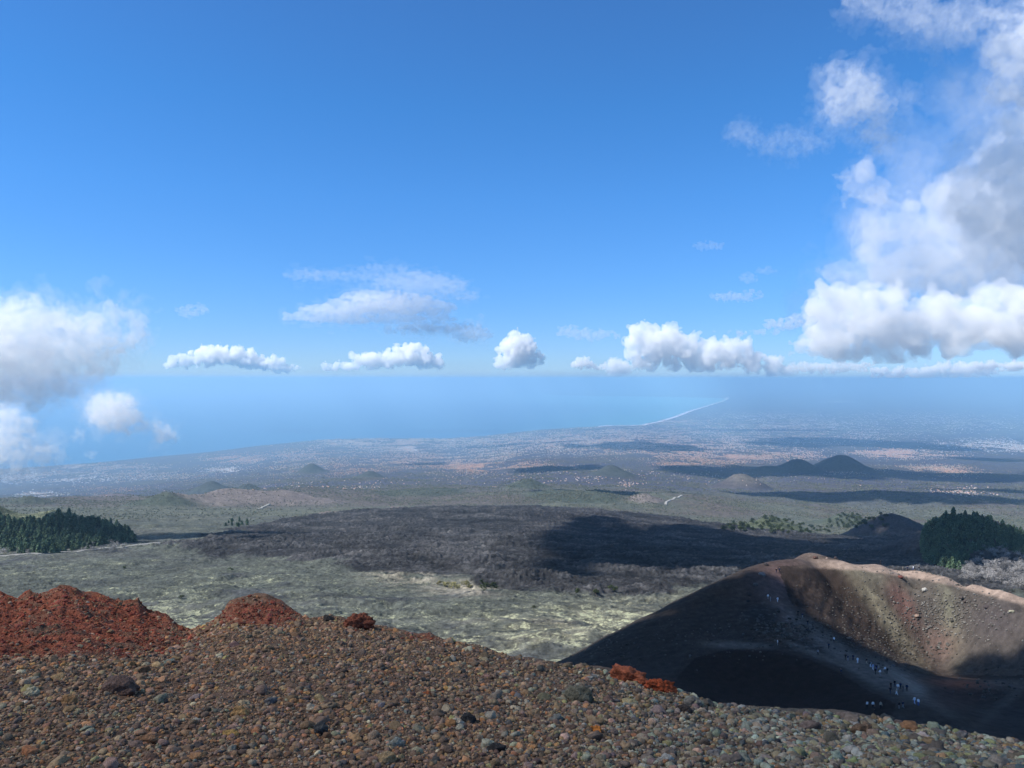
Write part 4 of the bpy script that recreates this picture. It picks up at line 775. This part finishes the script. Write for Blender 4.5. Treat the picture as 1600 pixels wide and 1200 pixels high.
# clump houses along streets and villages
cl = fbm(bx / 700, by / 1100, 4, 401) + .5 * fbm(bx / 160, by / 300, 3, 402); ok &= rs.rand(NB) < sst(-.28, .25, cl) * np.clip((by - 3500) / 7000, .25, 1)
bx, by, st_ = bx[ok], by[ok], TA[ok, 5]; NBk = len(bx); bz = hz(bx, by)
L_ = rs.uniform(8, 17, NBk) * np.clip(by / 15000, .5, 2.2); W_ = L_ * rs.uniform(.5, .8, NBk); H_ = rs.uniform(4, 10, NBk) * np.clip(by / 14000, .5, 1.8)
sh = (st_ == 2) & (rs.rand(NBk) < .3) & (by > 5500); L_[sh] *= rs.uniform(1.6, 3.5, sh.sum()); W_[sh] *= 1.6; H_[sh] *= .6
WALL = np.array([(.74, .70, .62), (.66, .54, .44), (.78, .76, .72), (.60, .46, .40), (.50, .43, .40), (.70, .58, .44)]); ROOF = np.array([(.55, .24, .15), (.50, .27, .19), (.62, .34, .23), (.38, .34, .32)])
wc = WALL[rs.randint(0, len(WALL), NBk)] * rs.uniform(.45, 1.0, (NBk, 1)) * np.clip(by / 14000, .65, 1)[:, None]; rc = np.where((rs.rand(NBk) < .35 + .5 * (st_ == 1))[:, None], ROOF[rs.randint(0, 3, NBk)], WALL[rs.randint(0, 6, NBk)] * .7) * rs.uniform(.7, 1.15, (NBk, 1))
rc[sh] = (.72, .74, .76); wc[sh] = (.6, .6, .6)
U3, V3 = UV(bx, by, bz); size = L_ / by * (~sh) * (by > 4000); order = np.argsort(-size * ((U3 > 0) & (U3 < 1600))); HS = order[:300]; rest = order[300:]
# gabled house shape: 10 vertices
def house_geo(n, L_, W_, H_, rot):
    q = np.array([(-1, -1, -.4), (1, -1, -.4), (1, 1, -.4), (-1, 1, -.4), (-1, -1, 1), (1, -1, 1), (1, 1, 1), (-1, 1, 1), (-1, 0, 1.35), (1, 0, 1.35)]) * .5 + np.array([0, 0, .5 - .5])
    q = q[None] * np.stack([L_, W_, H_ * 2], 1)[:, None]; c, s = np.cos(rot), np.sin(rot)
    X = q[..., 0] * c[:, None] - q[..., 1] * s[:, None]; Y = q[..., 0] * s[:, None] + q[..., 1] * c[:, None]; return np.stack([X, Y, q[..., 2]], -1)
rot = rs.uniform(0, 3.14, NBk); r_ = rest; n = len(r_); G = house_geo(n, L_[r_], W_[r_], H_[r_], rot[r_]) + np.stack([bx[r_], by[r_], bz[r_]], 1)[:, None]
wq = np.array([(0, 1, 5, 4), (1, 2, 6, 5), (2, 3, 7, 6), (3, 0, 4, 7)]); rq = np.array([(0, 1, 3, 2), (4, 5, 3, 2)])
V = np.concatenate([G[:, :8].reshape(-1, 3), G[:, [4, 5, 8, 9, 7, 6]][:, [0, 1, 2, 3, 4, 5]].reshape(-1, 3)]); o8 = (np.arange(n) * 8)[:, None, None]; o6 = (np.arange(n) * 6)[:, None, None] + n * 8
F4 = np.concatenate([(wq[None] + o8).reshape(-1, 4), (rq[None] + o6).reshape(-1, 4)]); Cb = np.concatenate([np.repeat(wc[r_], 8, 0), np.repeat(rc[r_], 6, 0)])
bld_mat = material('plaster and tiles', None, .8, [], None, .2)
tag(mkobj('houses', mkmesh('houses', V, F4, Cb), bld_mat), 'towns and villages spread over the plain down to the coast', kind='stuff')
wall_m = [material('plaster %d' % i, tuple(c), .85, [(.3, .85, 1.1, 3)]) for i, c in enumerate(WALL)]; roof_m = [material('roof tiles %d' % i, tuple(c), .85, [(.5, .8, 1.15, 3)]) for i, c in enumerate(ROOF)]
def hmesh(i):
    rs_ = np.random.RandomState(i); G = house_geo(1, np.array([16.]), np.array([11.]), np.array([7.5]), np.array([0.]))[0]
    w = mkmesh('wall', G[:8], wq); w.materials.append(wall_m[i % 6]); rv_ = G[[4, 5, 8, 9, 7, 6]].copy(); ctr = rv_.mean(0); rv_ = (rv_ - ctr) * np.array([1.08, 1.12, 1]) + ctr + np.array([0, 0, .05])
    gab = np.array([(4, 7, 8), (5, 6, 9)]); rr = mkmesh('roof', rv_, [rq, np.array([(0, 4, 2), (1, 5, 3)])]); rr.materials.append(roof_m[i % 4]); return w, rr
HM = [hmesh(i) for i in range(12)]
for j, i in enumerate(HS):
    w, rr = HM[j % 12]; e = bpy.data.objects.new('house', None); COL.objects.link(e); e.location = (bx[i], by[i], bz[i]); e.rotation_euler = (0, 0, rot[i]); s = L_[i] / 16; e.scale = (s, s, s)
    tag(e, 'tiny pale house among its neighbours on the lower slope in front of the coast', 'house', 'houses on the lower slope')
    for nm, m_ in (('wall', w), ('roof', rr)):
        c = bpy.data.objects.new(nm, m_); COL.objects.link(c); c.parent = e
# ------------------------------------------------------------------ clouds: puffy closed hulls filled with scattering vapour
def vapour(den, g=.15):
    m = bpy.data.materials.new('cloud vapour'); m.use_nodes = True; n = m.node_tree.nodes; n.remove(n['Principled BSDF'])
    p = n.new('ShaderNodeVolumePrincipled'); p.inputs['Density'].default_value = den; p.inputs['Color'].default_value = (1, 1, 1, 1); p.inputs['Anisotropy'].default_value = g
    m.node_tree.links.new(p.outputs[0], n['Material Output'].inputs['Volume']); return m
def hull(pts, rp, noise, scl, res, seed, flatz=None, stretch=1.0):
    """points -> closed puffy mesh (through a density grid); returns mesh in the frame of pts"""
    mg = rp * 2.2; lo = pts.min(0) - mg; hi = pts.max(0) + mg
    if flatz is not None: lo[2] = max(lo[2], flatz)
    size = hi - lo; vox = max(size) / res; rr = np.maximum(8, (size / vox).astype(int))
    m = bpy.data.meshes.new('tmp'); m.from_pydata(pts.tolist(), [], []); o = bpy.data.objects.new('tmp', m); COL.objects.link(o)
    g = bpy.data.node_groups.new('cloud', 'GeometryNodeTree'); g.interface.new_socket('Geometry', in_out='INPUT', socket_type='NodeSocketGeometry'); g.interface.new_socket('Geometry', in_out='OUTPUT', socket_type='NodeSocketGeometry')
    N = g.nodes; L = g.links; gi = N.new('NodeGroupInput'); go = N.new('NodeGroupOutput')
    def M(op, a, b=None):
        x = N.new('ShaderNodeMath'); x.operation = op
        for i, q in enumerate((a, b)):
            if q is None: continue
            if isinstance(q, (int, float)): x.inputs[i].default_value = q
            else: L.new(q, x.inputs[i])
        return x.outputs[0]
    def VM(op, a, b=None, sc=None):
        x = N.new('ShaderNodeVectorMath'); x.operation = op
        for i, q in enumerate((a, b)):
            if q is None: continue
            if isinstance(q, tuple): x.inputs[i].default_value = q
            else: L.new(q, x.inputs[i])
        if sc is not None: x.inputs['Scale'].default_value = sc
        return x.outputs[0]
    pos = N.new('GeometryNodeInputPosition').outputs[0]; pos2 = VM('MULTIPLY', VM('ADD', pos, (seed * 7.3 * scl, 0, 0)), (1 / stretch, 1 / stretch, 1.0))
    def NZ(scale, det, rough):
        x = N.new('ShaderNodeTexNoise'); x.inputs['Scale'].default_value = scale; x.inputs['Detail'].default_value = det; x.inputs['Roughness'].default_value = rough; L.new(pos2, x.inputs['Vector']); return x
    wv = VM('SCALE', VM('SUBTRACT', NZ(.7 / scl, 3, .5).outputs['Color'], (.5, .5, .5)), None, sc=scl * 1.3 * noise)
    pr = N.new('GeometryNodeProximity'); pr.target_element = 'POINTS'; L.new(gi.outputs[0], pr.inputs[0]); L.new(VM('ADD', pos, wv), pr.inputs['Sample Position'])
    vo = N.new('ShaderNodeTexVoronoi'); vo.inputs['Scale'].default_value = 2.1 / scl; L.new(VM('ADD', pos2, wv), vo.inputs['Vector'])
    n2 = NZ(1.7 / scl, 1.5 if stretch > 1 else (6 if noise > 1.1 else 3.5), .6 if noise > 1.1 else .5).outputs[0]
    f = M('ADD', M('MULTIPLY', M('SUBTRACT', n2, .5), rp * 2.4 * noise), M('MULTIPLY', M('SUBTRACT', .45, vo.outputs['Distance']), rp * .9 * noise))
    f = M('SUBTRACT', M('ADD', f, rp), pr.outputs['Distance'])
    vc = N.new('GeometryNodeVolumeCube'); L.new(M('ADD', M('MULTIPLY', f, 1 / rp), 1.0), vc.inputs['Density']); vc.inputs['Min'].default_value = lo; vc.inputs['Max'].default_value = hi
    for i, a in enumerate('XYZ'): vc.inputs['Resolution ' + a].default_value = int(rr[i])
    vm = N.new('GeometryNodeVolumeToMesh'); vm.inputs['Threshold'].default_value = 1.0; L.new(vc.outputs[0], vm.inputs[0]); L.new(vm.outputs[0], go.inputs[0])
    md = o.modifiers.new('cloud', 'NODES'); md.node_group = g
    bpy.context.view_layer.update(); dg = bpy.context.evaluated_depsgraph_get(); nm = bpy.data.meshes.new_from_object(o.evaluated_get(dg), depsgraph=dg)
    bpy.data.objects.remove(o); bpy.data.meshes.remove(m); bpy.data.node_groups.remove(g); return nm
def cloud(blobs, dist, label, res=200, tau=5, veil=0, thick=.8, seed=0, flat=None, noise=1.0, stretch=1.0, name='cloud', fill=3.0):
    rs = np.random.RandomState(seed); k = dist / FPX; rmin = np.median([min(b[2], b[3]) for b in blobs]) * k; rp = rmin * .5; pts = []
    for b in blobs:
        u, v, ru, rv = b[:4]; c = np.array([float(t) for t in P(u, v, dist)]); c[1] += (b[4] if len(b) > 4 else 0) * k
        ax, az = max(ru * k * 1.12 - rp * .7, rp * .2), max(rv * k * 1.12 - rp * .7, rp * .2); ay = max((min(ax, az) if ax > az else ax) * thick, rp * .3)
        n = int(np.clip(fill * ax * ay * az / rp ** 3, 6, 1500)); q = rs.normal(size=(n, 3)); q /= np.linalg.norm(q, axis=1)[:, None]; q *= rs.uniform(0, 1, (n, 1)) ** (1 / 3); pts.append(c + q * np.array([ax, ay, az]))
    pts = np.concatenate(pts); org = pts.mean(0); fz = None if flat is None else float(P(0, flat, dist)[2]) - org[2]
    me = hull(pts - org, rp, noise, rmin, res, seed, fz, stretch); me.materials.clear(); me.materials.append(vapour(tau / (rmin * 2)))
    me.shade_smooth(); me.name = name
    o = bpy.data.objects.new(name, me); COL.objects.link(o); o.location = org; tag(o, label, 'cloud')
    if veil:
        p2 = np.concatenate([pts - org + rs.normal(0, rp * 1.1, pts.shape) for _ in range(2)]); vm_ = hull(p2, rp * 1.25, 1.5, rmin * 1.3, int(res * .8), seed + 300, None, stretch); vm_.materials.clear(); vm_.materials.append(vapour(veil / (rmin * 2))); vm_.shade_smooth(); vm_.name = 'veil'
        vo_ = bpy.data.objects.new('veil', vm_); COL.objects.link(vo_); vo_.parent = o; vo_['label'] = 'thin torn edge of the cloud'
    return o
CL = 'clouds over the coast'
cloud([(300, 563, 40, 10), (330, 556, 35, 16), (360, 556, 38, 16), (390, 562, 32, 13), (410, 570, 25, 10), (285, 570, 25, 7)], 30000, 'long low white cloud above the open sea on the left, with a flat grey base', 260, seed=1, flat=579, tau=4, noise=.9)
cloud([(440, 576, 30, 8), (432, 564, 14, 9)], 30000, 'small low white cloud just right of the long one over the sea', 110, seed=2, flat=584, tau=3)
cloud([(530, 573, 25, 8), (572, 562, 28, 15), (600, 566, 35, 13), (640, 556, 40, 18), (665, 564, 28, 14)], 30000, 'lumpy white cloud with one bright yellow white head above the middle of the sea', 260, seed=3, flat=580, tau=4, noise=.9)
cloud([(808, 546, 28, 25), (815, 561, 38, 15), (780, 570, 20, 9), (806, 530, 16, 12)], 30000, 'tall heaped white cloud standing alone above the coast', 200, seed=4, flat=580, tau=4, noise=.9)
cloud([(912, 568, 18, 10), (938, 573, 9, 6)], 29000, 'small round white cloud left of the big bank', 90, seed=5, flat=580, tau=3)
cloud([(1000, 530, 34, 26), (1035, 535, 42, 28), (1070, 548, 42, 26), (1010, 555, 35, 20), (980, 573, 35, 11), (1110, 555, 42, 26), (1150, 553, 38, 25), (1190, 567, 38, 20), (1220, 576, 32, 16), (1060, 570, 60, 14)], 30000, 'long bright cloud bank over the bay, highest at its left end', 380, seed=6, flat=588, tau=4, noise=.9)
cloud([(890, 519, 26, 9), (920, 522, 28, 10), (955, 524, 24, 8)], 26000, 'thin grey lilac cloud left of the top of the cloud bank', 170, seed=7, tau=.45, thick=.8, stretch=1.5)
cloud([(500, 430, 50, 9), (560, 432, 50, 8), (640, 440, 60, 17), (690, 447, 40, 16), (720, 462, 30, 9), (600, 420, 50, 7)], 20000, 'faint high veil, the topmost of the flat clouds over the sea', 260, seed=8, tau=.2, thick=1.0, noise=1.0, stretch=3, veil=.04)
cloud([(500, 494, 60, 9), (540, 484, 70, 13), (600, 474, 80, 18), (650, 482, 60, 14), (560, 496, 90, 10), (580, 462, 50, 9), (640, 498, 70, 10), (690, 512, 60, 8)], 20000, 'lens shaped white cloud stretched flat above the sea', 320, seed=9, tau=.7, thick=1.0, noise=.6, stretch=3, veil=.08)
cloud([(650, 515, 50, 9), (700, 514, 50, 9), (738, 523, 30, 13)], 20000, 'thin flat cloud with a grey tail below the lens shaped one', 240, seed=10, tau=.45, thick=1.0, noise=.7, stretch=2.5, veil=.05)
cloud([(302, 484, 26, 9), (295, 490, 18, 7)], 15000, 'small faint lilac cloud high on the left', 80, seed=11, tau=.3, stretch=1.5)
cloud([(1150, 463, 40, 8), (1175, 458, 16, 6)], 15000, 'small flat pale cloud left of the huge bank', 110, seed=12, tau=.4, stretch=2)
cloud([(1170, 434, 16, 8), (1200, 422, 18, 6), (1160, 518, 50, 4), (1110, 384, 26, 7)], 15000, 'wisps of pale cloud above and below the small flat one', 110, seed=13, tau=.2, stretch=2)
# the huge bank on the right
cloud([(1330, 510, 75, 46), (1290, 478, 34, 28), (1400, 510, 80, 52), (1480, 505, 90, 52), (1560, 502, 90, 54), (1640, 500, 70, 60), (1290, 520, 45, 30), (1720, 500, 70, 66), (1350, 490, 70, 42)], 4600, 'huge grey bellied cloud low on the right with a sharp rounded left end', 330, seed=14, flat=568, tau=4, noise=1.0)
cloud([(1225, 507, 34, 9), (1250, 500, 26, 10), (1180, 519, 40, 4)], 5200, 'small white cloud tongue touching the left end of the huge grey cloud', 120, seed=15, tau=.8, stretch=1.5)
cloud([(1390, 350, 50, 60), (1400, 410, 60, 50), (1355, 300, 28, 26), (1460, 410, 90, 60), (1540, 420, 90, 50), (1480, 350, 70, 60), (1560, 330, 90, 90), (1600, 230, 60, 70), (1640, 350, 80, 100), (1720, 300, 90, 120), (1350, 430, 50, 30)], 7000, 'towering white and grey cloud reaching up the right edge', 340, seed=16, tau=1.5, thick=.9, noise=1.3, veil=.2)
cloud([(1600, 90, 42, 70), (1620, 40, 50, 60), (1575, 130, 24, 34), (1660, 120, 60, 90)], 4800, 'bright white cloud at the upper right edge', 200, seed=17, tau=1.6, noise=1.4, veil=.2)
cloud([(1335, 150, 42, 38), (1370, 185, 26, 40), (1310, 125, 24, 24), (1300, 180, 30, 20), (1375, 215, 16, 22)], 4800, 'ragged white cloud floating alone in the upper right', 230, seed=18, tau=.7, noise=1.7, veil=.16)
cloud([(1160, 205, 26, 14), (1200, 222, 34, 12), (1240, 215, 34, 12), (1220, 236, 34, 9), (1270, 225, 24, 12)], 4800, 'thin torn wisps left of the ragged white cloud', 200, seed=19, tau=.16, noise=1.7, veil=.07)
cloud([(1400, 12, 66, 24), (1460, 34, 56, 28), (1500, 48, 46, 22), (1350, 0, 36, 16), (1540, 18, 50, 24)], 4800, 'torn white cloud along the top edge', 260, seed=20, tau=.45, noise=1.7, veil=.14)
cloud([(1520, 150, 40, 40), (1480, 230, 50, 40), (1420, 240, 30, 40)], 9000, 'faint grey wisp in the gap between the ragged cloud and the towering one', 140, seed=28, tau=.12, noise=1.5, veil=.06)
cloud([(1420, 583, 60, 10), (1500, 578, 60, 12), (1360, 580, 30, 7)], 24000, 'slate blue cloud in shadow beneath the huge cloud', 220, seed=21, flat=590, tau=3)
cloud([(1580, 572, 60, 10), (1660, 570, 60, 12)], 20000, 'strip of white cloud at the right edge of the horizon', 160, seed=22, flat=580, tau=4)
cloud([(1290, 575, 60, 9), (1340, 570, 30, 7)], 26000, 'low ragged white cloud between the bay bank and the slate blue cloud', 180, seed=23, flat=586, tau=2)
# the ones drifting over the sea close on the left
cloud([(20, 540, 60, 60), (80, 530, 60, 45), (130, 525, 50, 38), (60, 590, 60, 45), (-60, 560, 80, 90), (120, 560, 60, 34), (180, 540, 40, 22), (208, 512, 16, 30), (180, 490, 30, 10), (20, 480, 50, 20), (60, 485, 50, 14), (110, 595, 34, 16)], 1100, 'large bright cloud at the left edge, curling up at its right end', 260, seed=24, tau=1.1, noise=1.3, veil=.2)
cloud([(180, 645, 38, 30), (160, 640, 26, 24), (205, 668, 24, 10), (258, 680, 20, 15), (235, 668, 22, 9)], 1000, 'woolly white cloud puff with a curled tail in front of the sea', 180, seed=25, tau=.9, noise=1.3, veil=.14)
cloud([(10, 665, 36, 26), (30, 700, 56, 20), (70, 718, 30, 14), (0, 725, 46, 20), (-50, 700, 60, 40)], 1000, 'white cloud at the left edge hiding the coast', 180, seed=26, tau=.9, noise=1.4, veil=.16)
cloud([(122, 680, 11, 12), (142, 712, 11, 8)], 1000, 'tiny cloud scraps between the two low clouds', 70, seed=27, tau=.3, noise=1.4)
# ------------------------------------------------------------------ clouds overhead, outside the picture, that shade the ground
def shade_cloud(ells, H, label, seed=0, od=3, res=110):
    """ells: (x, y, rx, ry, ground z) patches of ground to be shaded; cloud H metres above"""
    while True:                                                    # stay well above what the camera sees
        cc_ = [np.array([x, y, gz]) + SD / SD[2] * H for x, y, rx, ry, gz in ells]
        if all(c[1] - e[3] <= 0 or c[2] - max(e[2], e[3]) * .2 > .58 * (c[1] + e[3]) or c[0] + e[2] < -.8 * (c[1] - e[3]) for c, e in zip(cc_, ells)): break
        H *= 1.1
    rs = np.random.RandomState(seed); pts = []; rr = min(min(e[2], e[3]) for e in ells); rp = rr * .4
    for x, y, rx, ry, gz in ells:
        c = np.array([x, y, gz]) + SD / SD[2] * H; n = int(np.clip(4 * rx * ry / rp ** 2, 8, 900)); a = rs.uniform(0, 6.283, n); r = np.sqrt(rs.rand(n))
        pts.append(c + np.stack([max(rx - rp * .7, 1) * r * np.cos(a), max(ry - rp * .7, 1) * r * np.sin(a), rs.normal(0, rp * .15, n)], 1))
    pts = np.concatenate(pts); org = pts.mean(0); me = hull(pts - org, rp, .7, rr, res, seed); me.materials.clear(); me.materials.append(vapour(od / rp)); me.shade_smooth(); me.name = 'cloud'
    o = bpy.data.objects.new('cloud', me); COL.objects.link(o); o.location = org; tag(o, label, 'cloud')
shade_cloud([(0, 4, 30, 26, -2)], 300, 'thin cloud overhead that dims the near slope', 41, .42)
_e = []
for u, v, rr_ in [(900, 1040, 26), (960, 1040, 24), (1000, 1010, 20), (1060, 1000, 20), (1100, 1060, 22), (1100, 960, 16), (1150, 940, 15), (1190, 912, 9), (1215, 932, 9), (1165, 1000, 22), (1190, 960, 16), (1220, 1040, 22), (1260, 990, 15), (1320, 1015, 12), (1330, 1060, 18), (1400, 1060, 16), (1400, 1100, 18), (1430, 1050, 10), (1470, 1075, 16), (1520, 1085, 18), (1540, 1050, 12), (1585, 1052, 9), (1625, 1040, 10), (1600, 1090, 24), (1500, 1120, 20), (1560, 1150, 20), (1300, 1110, 24), (1200, 1110, 24), (1700, 1080, 30), (1650, 1150, 30)]:
    p_ = on_cone(u, v); _e.append((p_[0], p_[1], rr_, rr_, p_[2]))
shade_cloud(_e, 380, 'cloud overhead that shades the crater flank and floor', 42, 1.8, 160)
def gel(u, v, ru, rv):
    x, y = ground(u, v); y1 = ground(u, v + rv)[1]; y2 = ground(u, v - rv)[1]; return (x, (y1 + y2) / 2, ru / FPX * y, (y2 - y1) / 2, float(hz(x, y)))
shade_cloud([gel(940, 855, 100, 36), gel(1010, 870, 130, 34), gel(1130, 862, 120, 26), gel(1290, 875, 130, 22), gel(1450, 875, 130, 20), gel(1440, 855, 80, 14), gel(1560, 858, 60, 14), gel(1475, 890, 60, 13), gel(1100, 885, 120, 18), gel(900, 895, 60, 18)], 2100, 'cloud high overhead that shades the black lava field', 43, 1.7, 160)
for i, (es, H) in enumerate([([gel(1010, 699, 90, 8), gel(900, 697, 20, 3)], 13000), ([gel(1120, 738, 90, 8), gel(1260, 742, 110, 10), gel(1400, 741, 110, 7), gel(1530, 746, 90, 6)], 7500), ([gel(1330, 692, 120, 7), gel(1230, 695, 60, 4), gel(1450, 700, 80, 4)], 13500), ([gel(860, 732, 60, 5), gel(920, 728, 30, 3)], 9000), ([gel(660, 726, 32, 4)], 10500), ([gel(1300, 778, 160, 6), gel(1480, 784, 130, 8), gel(1100, 783, 40, 3)], 3300), ([gel(1560, 720, 60, 4)], 12000), ([gel(880, 775, 60, 3), gel(960, 778, 50, 4)], 3600)]):
    shade_cloud(es, H, ['cloud far overhead that shades the town by the bay', 'long cloud far overhead that shades the fields under the twin cones', 'cloud far overhead that shades the wide right hand plain', 'small cloud far overhead that shades the terracotta town', 'small cloud far overhead that shades the left hand villages', 'cloud far overhead that shades the woods behind the cinder hill', 'small cloud far overhead that shades the fields at the far right', 'small cloud overhead that shades the woods beyond the lava'][i], 50 + i, 2, 110)
cloud([(1560, 300, 60, 70), (1600, 250, 60, 80), (1520, 350, 50, 46), (1660, 320, 80, 100), (1590, 370, 60, 40)], 3200, 'soft grey shaded cloud at the right edge in front of the towering white one', 170, seed=29, tau=1.5, thick=.8, noise=1.1, veil=.3)
_p = P(1600, 300, 3200)
shade_cloud([(float(_p[0]), 3200, 330, 330, float(_p[2]))], 1200, 'added unseen cloud that keeps the sun off the grey cloud at the right edge', 60, 3, 60)  # added out of view so the cloud below it turns grey
# ------------------------------------------------------------------ haze: one closed box round everything but the high clouds
hm = bpy.data.meshes.new('haze'); x0, x1, y0_, y1_, z0_, z1_ = -3e5, 3e5, -2000, 206000, -2060, 150
hm.from_pydata([(x0, y0_, z0_), (x1, y0_, z0_), (x1, y1_, z0_), (x0, y1_, z0_), (x0, y0_, z1_), (x1, y0_, z1_), (x1, y1_, z1_), (x0, y1_, z1_)], [], [(0, 3, 2, 1), (4, 5, 6, 7), (0, 1, 5, 4), (1, 2, 6, 5), (2, 3, 7, 6), (3, 0, 4, 7)])
hmat = bpy.data.materials.new('haze'); hmat.use_nodes = True; hn = hmat.node_tree.nodes; hn.remove(hn['Principled BSDF'])
pv = hn.new('ShaderNodeVolumePrincipled'); pv.inputs['Density'].default_value = HAZE_DENSITY; pv.inputs['Color'].default_value = (*HAZE_COLOR, 1); pv.inputs['Anisotropy'].default_value = .1
hmat.node_tree.links.new(pv.outputs[0], hn['Material Output'].inputs['Volume'])
tag(mkobj('haze', hm, hmat), 'blue haze over the plain and the sea', kind='stuff')
